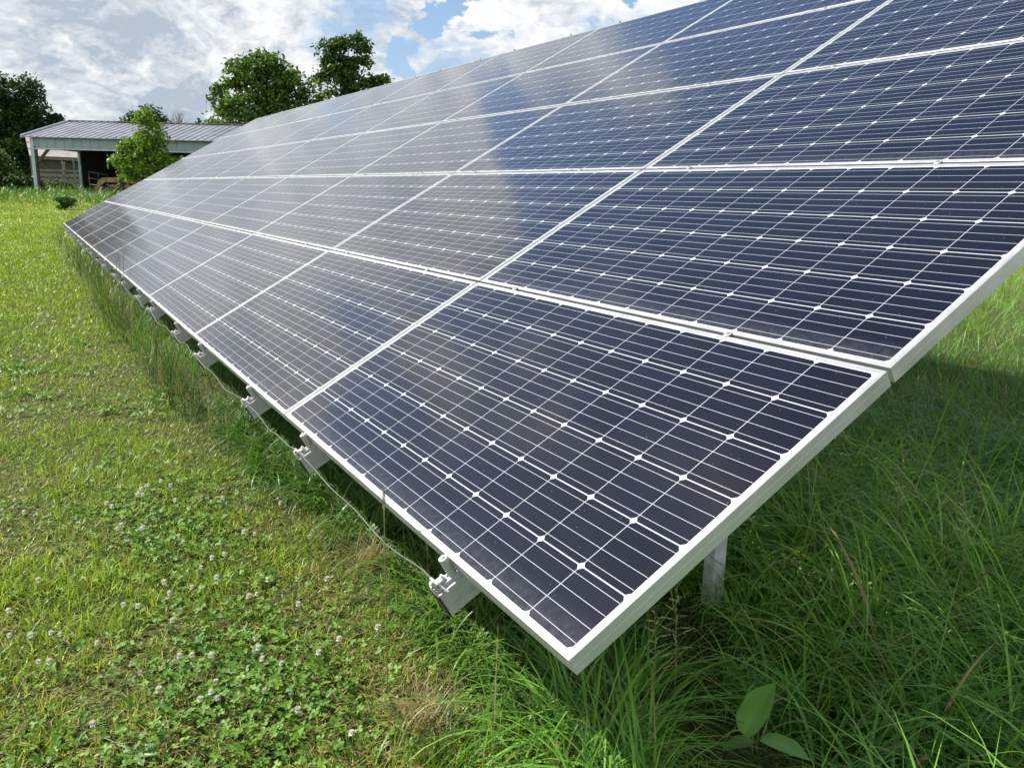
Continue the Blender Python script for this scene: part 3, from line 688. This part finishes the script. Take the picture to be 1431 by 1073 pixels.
for (u_, v_, n, lab_) in ((515, 785, 170, 'straw coloured tuft of dead grass below the drooping cable'), (300, 600, 150, 'patch of dead yellow grass beside the third rail'), (590, 1010, 150, 'flattened straw tuft at the front of the lawn near the panel corner')):
  g0 = on_ground(u_, v_, 0.0)
  o_b = np.c_[g0.x + rng.normal(0, .035, n), g0.y + rng.normal(0, .03, n), np.full(n, .0)]
  me = to_mesh('dry_grass_tuft', [blades(o_b, rng.random(n) * 6.283, .06 + .12 * rng.random(n), np.full(n, .0022), .2 + .5 * rng.random(n), .6 + rng.random(n), 4, lerp(A3(.24, .17, .08), A3(.46, .37, .2), rng.random(n)))], BLADE)
  tag(link('dry_grass_tuft', me), lab_, 'grass tuft')
def stalk(x, y, top, lab, lean=(.02, .0), kind='spike', col=SEEDM, grp=None, r=.0011):
    z = float(gz(x, y)); h = top - z
    o = empty('grass_stalk', (x, y, z)); tag(o, lab, 'grass stalk', grp)
    pts = [(lean[0] * t * t, lean[1] * t * t, h * t) for t in (0, .2, .4, .6, .8, 1)]
    MB().tube(pts, [r * 1.4, r * 1.3, r * 1.2, r * 1.1, r, r * .7], 6).build('stem', pmat_stalk, o, smooth=True)
    mb = MB(); tip = Vector(pts[-1]); ax = (tip - Vector(pts[-2])).normalized(); rr = random.Random(int(1000 * (x + y)))
    if kind == 'spike':
        for k in range(26):
            t = k / 26; c = tip - ax * (.06 * (1 - t)); a = k * 2.4; e = Vector((math.cos(a), math.sin(a), 0)); w = .0042 * (1 - .6 * t)
            p = c + e * w; q = p + ax * .010 + e * .001
            mb.tube([c, p, q], [.0010, .0016, .0003], 4)
    else:
        for k in range(15):
            t = k / 15; c = tip - ax * (.16 * (1 - t)); a = k * 2.4 + rr.random(); e = Vector((math.cos(a), math.sin(a), .45)).normalized(); l = .05 * (1 - .7 * t) * rr.uniform(.6, 1.2)
            q = c + e * l; mb.tube([c, c.lerp(q, .5) + Vector((0, 0, .004)), q], .0005, 4)
            for j in range(4):
                s = c.lerp(q, .4 + .2 * j); mb.tube([s, s + (e + Vector((rr.uniform(-.6, .6), rr.uniform(-.6, .6), .2))) * .004, s + e * .009], [.0004, .0013, .0003], 4)
    mb.build('seed_head', col, o)
pmat_stalk = pmat('stalk', (.16, .17, .06), .6, var=.2, scale=30)
PALESEED = pmat('pale_seed_head', (.42, .36, .22), .8, var=.2, scale=60)
p = on_y(538, 683, -.07); stalk(p.x, p.y, p.z, 'dark upright grass spike in front of the nearest panel edge', (-.01, 0), r=.0014)
for k, (u, v) in enumerate([(116, 316), (126, 314), (163, 346), (157, 352), (148, 357), (175, 372), (166, 338), (133, 322)]):
    p = on_y(u, v, -.10); stalk(p.x, p.y, p.z, 'thin brown seeding grass stalk rising over the low panel edge near its far end', (random.uniform(-.05, .05), random.uniform(-.04, .04)), 'panicle', grp='seeding grass stalks at the low edge', r=.0022)
for k, (u, v, z) in enumerate([(1345, 700, .50), (1252, 660, .5), (905, 865, .3), (935, 835, .34)]):
    p = on_ground(u, v, z); stalk(p.x + .05, p.y, min(z, .5 + p.y), 'pale feathery grass panicle in the shaded long grass right of the panels' if k < 2 else 'drooping grass panicle in the shade below the near panel corner', (-.08, .05), 'panicle', PALESEED, 'feathery panicles in the long grass' if k < 2 else 'panicles below the corner')

# ------------------------------------------------------------------ trees
def noise3(p, s):
    return math.sin(p.x * s + 1.3) * math.sin(p.y * s * 1.1 + .7) * math.sin(p.z * s * .9 + 2.1)
def tree(name, lab, base, blobs, n, leaf, dark, light, group='trees around the sheds', trunk_r=.2, spread=.32, per=95, fill=.55, limbs=True):
    """blobs: (centre, rx along the sight line's right, ry deep, rz up); leaves gather in clumps inside and on them"""
    o = empty(name, base); tag(o, lab, 'tree' if 'bush' not in name and 'shrub' not in name else 'bush', group)
    b0 = Vector(base); vol = [(bx * by * bz) ** (2 / 3) for _, bx, by, bz in blobs]; tot = sum(vol)
    mbt = MB(); cs = [c for c, *_ in blobs]; cx = sum((c * v for c, v in zip(cs, vol)), Vector()) / tot
    top = Vector((b0.x * .5 + cx.x * .5, b0.y * .5 + cx.y * .5, cx.z))
    P, Nn, S, Cc = [], [], [], []
    if limbs:
        mbt.tube([Vector(), Vector((.1 * trunk_r, .2 * trunk_r, (top.z - b0.z) * .3)), (top - b0) * .65, top - b0 + Vector((0, 0, .4))], [trunk_r * 1.25, trunk_r, trunk_r * .75, trunk_r * .3], 9)
    for (c, rx, ry, rz), v in zip(blobs, vol):
        nc = max(3, int(n * v / tot / per)); fork = b0.lerp(top, random.uniform(.45, .85))
        if limbs: mid = fork.lerp(c, .5) + Vector((random.uniform(-.2, .2), random.uniform(-.2, .2), random.uniform(0, .4))) * rx; mbt.tube([fork - b0, mid - b0, c - b0], [trunk_r * .45, trunk_r * .3, trunk_r * .12], 6)
        for k in range(nc):
            d = Vector((random.gauss(0, 1), random.gauss(0, 1), random.gauss(0, 1))).normalized(); q = random.random() ** (fill * .6)
            d *= q * random.uniform(.68, 1.20)
            p = c + AH * (d.x * rx) + FH * (d.y * ry) + Vector((0, 0, d.z * rz))
            if limbs and random.random() < .5: mbt.tube([c - b0, c.lerp(p, .55) - b0 + Vector((0, 0, .06 * rz)), p - b0], [trunk_r * .10, trunk_r * .06, trunk_r * .02], 4)
            cl = random.gauss(.45, .26); sp = spread * random.uniform(.6, 1.4)
            m = int(per * random.uniform(.5, 1.5)); off = np.clip(rng.normal(0, 1, (m, 3)), -2, 2) * np.array([sp, sp, sp * .62])
            off[:, 2] -= .35 * (off[:, 0] ** 2 + off[:, 1] ** 2) / max(sp, .01) * .4
            P.append(np.array(p - b0)[None] + off); out = np.array(d / max(q, .1))
            nn = rng.normal(0, .75, (m, 3)) + out[None] * .35 + np.array([0, 0, .55]); Nn.append(nn / np.linalg.norm(nn, axis=1)[:, None])
            S.append(leaf * (.6 + .8 * rng.random(m))); Cc.append(np.clip(cl + rng.normal(0, .2, m), 0, 1))
    P, Nn, S, Cc = np.concatenate(P), np.concatenate(Nn), np.concatenate(S), np.concatenate(Cc); m = len(P)
    P[:, 2] = np.maximum(P[:, 2], .05)
    a = np.cross(Nn, rng.normal(0, 1, (m, 3))); a /= np.linalg.norm(a, axis=1)[:, None]; b = np.cross(Nn, a)
    hx = np.array([-1.0, -.25, .45, 1.1, .45, -.25]); hy = np.array([0, .55, .5, 0, -.5, -.55]); hb = np.array([0, .12, .12, -.1, .12, .12])
    V = P[:, None] + S[:, None, None] * .5 * (a[:, None] * hx[None, :, None] + b[:, None] * hy[None, :, None] + Nn[:, None] * hb[None, :, None])
    L = (np.arange(m) * 6)[:, None] + np.arange(6)[None]
    me = np_mesh('crown', V.reshape(-1, 3), L.ravel(), np.arange(m) * 6, np.full(m, 6), TREEM, np.repeat(lerp(A3(*dark), A3(*light), Cc), 6, axis=0))
    link('crown', me, o)
    if limbs: mbt.build('trunk', BARK, o, smooth=True)
    return o
def blobs_px(D, items):                                          # (u, v, ru, rv) measured on the photograph at a distance D
    r = []
    for it in items:
        u, v, ru, rv = it[:4]; dd = D + (it[4] if len(it) > 4 else 0); c = at(u, v, dd); k = dd / 1163.13
        r.append((c, ru * k, (ru + rv) / 2 * k, rv * k))
    return r
def foot(u, D): p = at(u, 262, D); p.z = float(gz(p.x, p.y)); return p

tree('broad_maple', 'large rounded maple tree showing above the panels', foot(372, 60), blobs_px(60, [(372, 112, 34, 42), (335, 100, 28, 22), (325, 132, 24, 22), (405, 120, 26, 32), (428, 138, 18, 26), (365, 78, 16, 15), (350, 150, 46, 26, -1), (395, 155, 40, 26), (318, 158, 20, 16), (345, 86, 12, 12), (388, 92, 16, 14), (300, 172, 14, 8), (440, 155, 18, 20)]), 13500, .26, (.034, .075, .012), (.115, .205, .028), trunk_r=.26, spread=.34)
tree('narrow_tree', 'tall narrow dark tree beside the maple, above the panels', foot(482, 64), blobs_px(64, [(478, 80, 18, 30), (470, 64, 14, 14), (500, 70, 13, 18), (485, 110, 24, 26), (512, 85, 8, 10), (460, 92, 12, 18), (482, 135, 28, 20), (452, 112, 9, 14), (488, 60, 12, 9)]), 8500, .24, (.026, .056, .011), (.075, .140, .024), trunk_r=.22, spread=.3)
tree('small_tree', 'small tree top just peeking over the panels right of the narrow tree', foot(528, 66), blobs_px(66, [(530, 110, 12, 9), (518, 116, 9, 8), (540, 116, 8, 6), (526, 126, 18, 10)]), 2300, .20, (.014, .038, .009), (.045, .095, .02), trunk_r=.14, spread=.26)
tree('maple_sapling', 'young bright green maple in front of the open shed', foot(203, 45.5), blobs_px(45.5, [(205, 185, 17, 24), (203, 163, 9, 9), (190, 205, 18, 14), (215, 205, 18, 15), (178, 200, 12, 10), (225, 182, 9, 12), (203, 232, 24, 17), (178, 226, 16, 9), (229, 220, 12, 12), (188, 240, 18, 12), (168, 222, 9, 6), (238, 228, 7, 7), (215, 250, 20, 14)]), 7200, .16, (.065, .145, .016), (.200, .310, .034), trunk_r=.09, spread=.22, per=60)
tree('oak_tree', 'big dark oak at the left edge behind the sheds', foot(16, 86), blobs_px(86, [(22, 132, 32, 26), (5, 150, 40, 36), (38, 160, 20, 28), (52, 185, 22, 28), (20, 190, 50, 34), (72, 172, 12, 14), (82, 168, 8, 6), (-25, 140, 30, 34), (-40, 190, 40, 50), (25, 222, 50, 30), (70, 200, 16, 26), (35, 118, 12, 10), (48, 132, 10, 12)]), 21000, .34, (.012, .031, .009), (.040, .078, .015), trunk_r=.5, spread=.5)
tree('distant_oak', 'dark tree rising behind the metal shed roof', foot(205, 84), blobs_px(84, [(208, 160, 14, 10), (190, 168, 12, 8), (222, 172, 10, 10), (205, 178, 26, 14), (182, 172, 8, 5)]), 4200, .26, (.012, .032, .009), (.036, .075, .016), trunk_r=.3, spread=.42)
tree('distant_bush', 'low green trees beyond the right end of the shed roof', foot(285, 80), blobs_px(80, [(284, 178, 10, 7), (270, 182, 7, 4), (300, 180, 14, 9)]), 1700, .34, (.018, .045, .010), (.055, .105, .02), trunk_r=.15, spread=.36)
tree('flowering_shrub', 'leafy shrub with creamy blossom at the left edge', foot(0, 52), blobs_px(52, [(0, 226, 18, 16), (-18, 222, 24, 22), (12, 240, 12, 12), (4, 252, 20, 16), (-14, 252, 26, 20)]), 5200, .20, (.022, .055, .012), (.10, .16, .035), group='bushes by the sheds', trunk_r=.08, spread=.26)
tree('bramble_bush', 'dark low bush between the shrub and the corner post', foot(36, 51.5), blobs_px(51.5, [(30, 258, 22, 11), (10, 262, 26, 12), (48, 262, 12, 9), (22, 250, 14, 9)]), 3200, .18, (.014, .036, .009), (.04, .078, .015), group='bushes by the sheds', trunk_r=.05, spread=.25, limbs=False)
tree('weed_bush', 'pale weedy growth inside the open end of the shed', foot(82, 54.5), blobs_px(54.5, [(75, 258, 12, 8), (90, 259, 12, 8), (66, 261, 8, 7)]), 2600, .13, (.04, .075, .018), (.13, .17, .05), group='bushes by the sheds', trunk_r=.04, spread=.2, limbs=False)
tree('lawn_shrub', 'small dark green clump of weeds in the rough grass before the shed', foot(91, 36), [(at(91, 281, 36), .32, .3, .26)], 900, .09, (.018, .06, .012), (.05, .11, .02), group='bushes by the sheds', trunk_r=.03, spread=.1, limbs=False)
tree('creeper_bush', 'dark leafy bush at the foot of the maple sapling', foot(238, 46.5), blobs_px(46.5, [(246, 240, 18, 14), (232, 252, 18, 10)]), 1800, .2, (.018, .05, .010), (.05, .10, .018), group='bushes by the sheds', trunk_r=.04, spread=.22, limbs=False)
# bare twiggy tree behind the roof
b = foot(247, 82); o = empty('bare_tree', b); tag(o, 'leafless twiggy tree behind the shed roof', 'tree', 'trees around the sheds')
mb = MB(); top = at(247, 172, 82) - b
mb.tube([(0, 0, 0), top * .6, top], [.2, .13, .06], 7); mt = mb.build('trunk', BARK, o, smooth=True)
mb = MB()
for k in range(34):
    a = top * random.uniform(.75, 1.0); e = at(247 + random.uniform(-17, 17), random.uniform(158, 172), 82 + random.uniform(-1, 1)) - b
    m_ = a.lerp(e, .5) + Vector((0, 0, -.15)); mb.tube([a, m_, e], [.035, .02, .008], 4)
    for q in range(3):
        s = m_.lerp(e, random.random()); mb.tube([s, s + Vector((random.uniform(-.5, .5), random.uniform(-.5, .5), random.uniform(.2, .7)))], [.012, .005], 3)
mb.build('twigs', BARK, o)

# ------------------------------------------------------------------ sheds
ROOFM = pmat('roof_sheet', (.20, .205, .225), .42, .25, var=.08, scale=1.2)
SIDEM = pmat('grey_siding', (.23, .28, .32), .5, .1, var=.05, scale=1.6)
POSTM = pmat('pale_post', (.36, .43, .47), .55, var=.07, scale=3)
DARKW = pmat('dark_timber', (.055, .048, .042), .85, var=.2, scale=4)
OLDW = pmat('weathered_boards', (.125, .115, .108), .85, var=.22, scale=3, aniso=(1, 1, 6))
PINKR = pmat('faded_red_roof', (.19, .165, .165), .65, .1, var=.12, scale=1.5, col2=(.14, .11, .105))
SO = at(46, 230, 50); SO.z = float(gz(SO.x, SO.y)) - .03          # ground point of the near left corner
def sf(p): return SO + AH * p[0] + FH * p[1] + Vector((0, 0, p[2]))   # shed frame: along the front, into the depth, up
zE = at(44, 192, 50).z - SO.z; zF = at(50, 207, 50).z - SO.z; zR = at(108, 171, 55.3).z - SO.z; LEN = 15.0; DEP = 10.6
shed = empty('open_shed', SO); tag(shed, 'open fronted pole shed with grey metal roof and pale corner post', 'shed')
def sp(p): return Vector(sf(p)) - SO
th = .04
def roof_slope(y0, z0, y1, z1, nm):
    mb = MB(); mb.add([sp(q) for q in ((-.35, y0, z0), (LEN + .3, y0, z0), (LEN + .3, y1, z1), (-.35, y1, z1), (-.35, y0, z0 + th), (LEN + .3, y0, z0 + th), (LEN + .3, y1, z1 + th), (-.35, y1, z1 + th))],
        [(0, 3, 2, 1), (4, 5, 6, 7), (0, 1, 5, 4), (1, 2, 6, 5), (2, 3, 7, 6), (3, 0, 4, 7)])
    for k in range(int((LEN + .6) / .40)):
        x = -.3 + k * .40
        mb.add([sp(q) for q in ((x - .03, y0, z0 + th + .002), (x + .03, y0, z0 + th + .002), (x + .03, y1, z1 + th + .002), (x - .03, y1, z1 + th + .002), (x - .012, y0, z0 + th + .03), (x + .012, y0, z0 + th + .03), (x + .012, y1, z1 + th + .03), (x - .012, y1, z1 + th + .03))],
               [(0, 1, 5, 4), (1, 2, 6, 5), (2, 3, 7, 6), (3, 0, 4, 7), (4, 5, 6, 7)])
    return mb.build('roof', ROOFM, shed)
rf = roof_slope(-.28, zE - .02, DEP / 2, zR, 'front'); roof_slope(DEP + .28, zE - .02, DEP / 2, zR + .001, 'back')
mb = MB(); mb.bar(sp((-.36, DEP / 2, zR + .09)), sp((LEN + .3, DEP / 2, zR + .09)), .4, .03); mb.build('ridge_cap', ROOFM, rf)
mb = MB()
for (y0, z0, y1, z1) in ((-.3, zE + .02, DEP / 2, zR + .05), (DEP + .3, zE + .02, DEP / 2, zR + .05)): mb.bar(sp((-.37, y0, z0)), sp((-.37, y1, z1)), .05, .2)
mb.build('rake_trim', POSTM, rf)
mb = MB(); mb.box((0, 0, zF), (LEN, .05, zE - .03), fr=sp)
for k in range(int(LEN / .5)): mb.box((.42 + k * .5, -.022, zF + .01), (.45 + k * .5, -.001, zE - .04), fr=sp)
mb.build('fascia', SIDEM, shed)
mb = MB(); mb.box((0, -.03, zF - .07), (LEN, .06, zF - .002), fr=sp); mb.build('fascia_trim', POSTM, shed)
mb = MB(); mb.box((-.02, -.06, -.3), (.17, .13, zE - .05), fr=sp); mb.build('post', POSTM, shed, bevel=.008)
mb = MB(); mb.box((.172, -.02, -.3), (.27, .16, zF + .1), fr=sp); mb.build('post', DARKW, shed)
mb = MB(); mb.box((-.02, DEP / 2 - .09, -.3), (.13, DEP / 2 + .06, zR - .3), fr=sp); mb.build('post', POSTM, shed, bevel=.008)
for x in (5.0, 10.0, 14.9): MB().box((x - .09, .06, -.3), (x + .09, .24, zE - .1), fr=sp).build('post', DARKW, shed)
MB().bar(sp((.30, .1, zF - .75)), sp((1.0, .1, zF + .02)), .12, .14).build('brace', DARKW, shed)
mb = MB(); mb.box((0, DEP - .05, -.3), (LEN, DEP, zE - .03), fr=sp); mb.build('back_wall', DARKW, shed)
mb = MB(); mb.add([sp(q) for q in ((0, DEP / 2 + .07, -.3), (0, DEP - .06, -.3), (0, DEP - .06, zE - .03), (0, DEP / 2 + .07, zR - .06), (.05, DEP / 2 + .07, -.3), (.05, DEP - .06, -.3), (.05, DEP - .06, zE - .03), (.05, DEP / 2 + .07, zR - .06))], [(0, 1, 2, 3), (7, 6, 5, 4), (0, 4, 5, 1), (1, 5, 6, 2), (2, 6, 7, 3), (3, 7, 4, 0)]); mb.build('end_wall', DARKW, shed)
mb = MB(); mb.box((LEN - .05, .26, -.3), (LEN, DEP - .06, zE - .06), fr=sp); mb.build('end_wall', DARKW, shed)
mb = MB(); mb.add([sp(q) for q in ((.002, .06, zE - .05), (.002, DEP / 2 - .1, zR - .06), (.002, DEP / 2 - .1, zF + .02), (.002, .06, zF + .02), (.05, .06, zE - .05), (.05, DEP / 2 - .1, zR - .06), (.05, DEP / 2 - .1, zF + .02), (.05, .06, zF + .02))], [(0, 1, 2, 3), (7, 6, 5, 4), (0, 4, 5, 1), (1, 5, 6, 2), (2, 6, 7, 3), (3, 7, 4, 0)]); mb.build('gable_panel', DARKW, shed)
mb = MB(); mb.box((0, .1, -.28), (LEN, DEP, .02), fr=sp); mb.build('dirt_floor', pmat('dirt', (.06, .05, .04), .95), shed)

# yellow digger arm folded in the shed mouth
YEL = pmat('faded_yellow_paint', (.30, .195, .055), .6, var=.18, scale=3, col2=(.16, .10, .045)); RUST = pmat('rusty_steel', (.13, .062, .034), .8, var=.2, scale=6)
def dg(u, v, dd=0.0): return at(u, v, 50.4 + dd)
dref = foot(155, 50.4); dig = empty('digger_arm', dref); tag(dig, 'faded yellow digger boom folded down in the shed mouth', 'digger')
def pl(name, pts, w, mat, par=dig):
    """a plate outline in the photograph's plane, given a thickness"""
    c = [dg(u, v) - dref for u, v in pts]; n = len(c); mb = MB()
    mb.add([p - FH * (w / 2) for p in c] + [p + FH * (w / 2) for p in c], [tuple(range(n)), tuple(range(2 * n - 1, n - 1, -1))] + [(i, (i + 1) % n, n + (i + 1) % n, n + i) for i in range(n)])
    return mb.build(name, mat, par, bevel=.015)
bm_ = pl('boom', [(131, 271), (139, 252), (144, 248.5), (170, 248), (196, 252), (196, 257.5), (172, 256), (148, 255), (143, 259), (137, 271)], .30, YEL)
pl('dipper', [(151, 258), (176, 258), (198, 261), (198, 267), (170, 264), (153, 262.5)], .24, YEL)
mb = MB(); mb.tube([dg(149, 258, -.2) - dref, dg(162, 268, -.2) - dref], .055, 8); mb.tube([dg(160, 266.4, -.2) - dref, dg(172, 273, -.2) - dref], .035, 8); mb.build('hydraulic_ram', RUST, dig, smooth=True)
mb = MB(); mb.tube([dg(141, 262, -.1) - dref, dg(146, 271, -.1) - dref], .06, 8); mb.bar(dg(128, 272) - dref, dg(133, 262) - dref, .1, .1); mb.build('linkage', RUST, dig)
pl('bucket', [(146, 266), (153, 262), (164, 268), (162, 276), (148, 276)], .8, RUST)
# tubular gate leaning inside
GATE = pmat('dull_gate_steel', (.12, .12, .12), .5, .4); gr = at(135, 245, 53.5); gr.z = float(gz(gr.x, gr.y))
gt = empty('tube_gate', gr); tag(gt, 'dull tubular metal gate standing in the dark of the shed', 'gate')
A_, B_ = at(124, 240, 53.5) - gr, at(150, 245, 53.5) - gr
for k in range(4):
    dz = Vector((0, 0, -.38 * k)); MB().tube([A_ + dz, B_ + dz], .028, 8).build('rail', GATE, gt, smooth=True)
for q in (A_, B_, A_.lerp(B_, .5)): MB().tube([q + Vector((0, 0, .05)), Vector((q.x, q.y, -.02))], .026, 8).build('upright', GATE, gt, smooth=True)

# old barn behind, seen through the open end
BO = at(41, 230, 74); BO.z = float(gz(BO.x, BO.y))
barn = empty('old_barn', BO); tag(barn, 'low old barn with faded pink roof behind the open shed', 'barn')
def bp(u, v, D=74): return at(u, v, D) - BO
def slab(name, quad, th, mat, par, nrm=None):
    c = [Vector(q) for q in quad]; n = nrm or (c[1] - c[0]).cross(c[2] - c[0]).normalized(); mb = MB()
    mb.add(c + [p + n * th for p in c], [(0, 3, 2, 1), (4, 5, 6, 7), (0, 1, 5, 4), (1, 2, 6, 5), (2, 3, 7, 6), (3, 0, 4, 7)])
    return mb.build(name, mat, par)
E_L, E_R, R_L, R_R = bp(41.5, 218.5), bp(118, 222, 74), bp(35.5, 193, 78), bp(112, 196, 78)
rb = slab('roof', (E_L, E_R, R_R, R_L), .06, PINKR, barn)
mb = MB()
for k in range(1, 3): mb.bar(E_L.lerp(R_L, k * .36) + Vector((0, 0, .09)), E_R.lerp(R_R, k * .36) + Vector((0, 0, .09)), .10, .04)
mb.build('roof_seam', RUST, rb)
ew = R_L - E_L
bk_L, bk_R = R_L + FH * 4 + Vector((0, 0, -1.6)), R_R + FH * 4 + Vector((0, 0, -1.6))
slab('roof', (R_L, R_R, bk_R, bk_L), .06, PINKR, barn)
gl = lambda p, dz=0.0: Vector((p.x, p.y, dz))
slab('front_wall', (gl(E_L) + FH * .5, gl(E_R) + FH * .5, E_R + FH * .5 + Vector((0, 0, -.05)), E_L + FH * .5 + Vector((0, 0, -.05))), .06, DARKW, barn, FH)
slab('back_wall', (gl(bk_L), gl(bk_R), bk_R, bk_L), -.06, DARKW, barn, FH)
mb = MB(); c = [gl(E_L) + FH * .57 + AH * .05, gl(bk_L) - FH * .1 + AH * .05, bk_L - FH * .1 + AH * .05 + Vector((0, 0, -.05)), R_L + AH * .05 + Vector((0, 0, -.1)), E_L + FH * .57 + AH * .05 + Vector((0, 0, -.05))]
mb.add(c + [p + AH * .06 for p in c], [(0, 1, 2, 3, 4), (9, 8, 7, 6, 5)] + [(i, (i + 1) % 5, 5 + (i + 1) % 5, 5 + i) for i in range(5)]); mb.build('end_wall', OLDW, barn)
MB().bar(E_L + Vector((0, 0, -.12)), E_R + Vector((0, 0, -.12)), .08, .18).build('eave_board', OLDW, barn)
for u in (45, 88, 104):
    q = bp(u, 240, 73.9); MB().box((q.x - .07, q.y - .07, -.2), (q.x + .07, q.y + .07, E_L.z - .2)).build('post', OLDW, barn)
# board fence in front of the old barn
fr_ = at(80, 255, 70); fr_.z = float(gz(fr_.x, fr_.y)); fe = empty('board_fence', fr_); tag(fe, 'weathered board fence behind the open end of the shed', 'fence')
for k, (v0, v1) in enumerate([(236.5, 239), (242, 246.5), (249, 254), (256, 262)]):
    a, b_ = at(44, (v0 + v1) / 2, 70) - fr_, at(120, (v0 + v1) / 2 + 1.6, 70) - fr_
    MB().bar(a, b_, .05, (v1 - v0) / 1163 * 70).build('board', OLDW, fe)
for u in (46, 89, 118):
    a = at(u, 226 if u == 89 else 236, 70.12) - fr_; MB().box((a.x - .08, a.y - .08, -.3), (a.x + .08, a.y + .08, a.z)).build('post', OLDW, fe)
# long low grey shed at the far left
lr = at(18, 245, 88); lr.z = float(gz(lr.x, lr.y)); ls = empty('low_shed', lr); tag(ls, 'long low grey shed beneath the oak at the left', 'shed')
a0, a1 = at(-40, 234.5, 88) - lr, at(42, 233.5, 88) - lr
slab('wall', (gl(a0, -.3), gl(a1, -.3), a1, a0), .1, OLDW, ls, FH)
slab('end_wall', (gl(a1, -.3), gl(a1, -.3) + FH * 4, a1 + FH * 4, a1), -.1, OLDW, ls, AH)
up_ = Vector((0, 0, .9))
slab('roof', (a0 - FH * .3 - up_ * .07, a1 - FH * .3 - up_ * .07, a1 + FH * 4.2 + up_ * .02 , a0 + FH * 4.2 + up_ * .02), .06, ROOFM, ls)
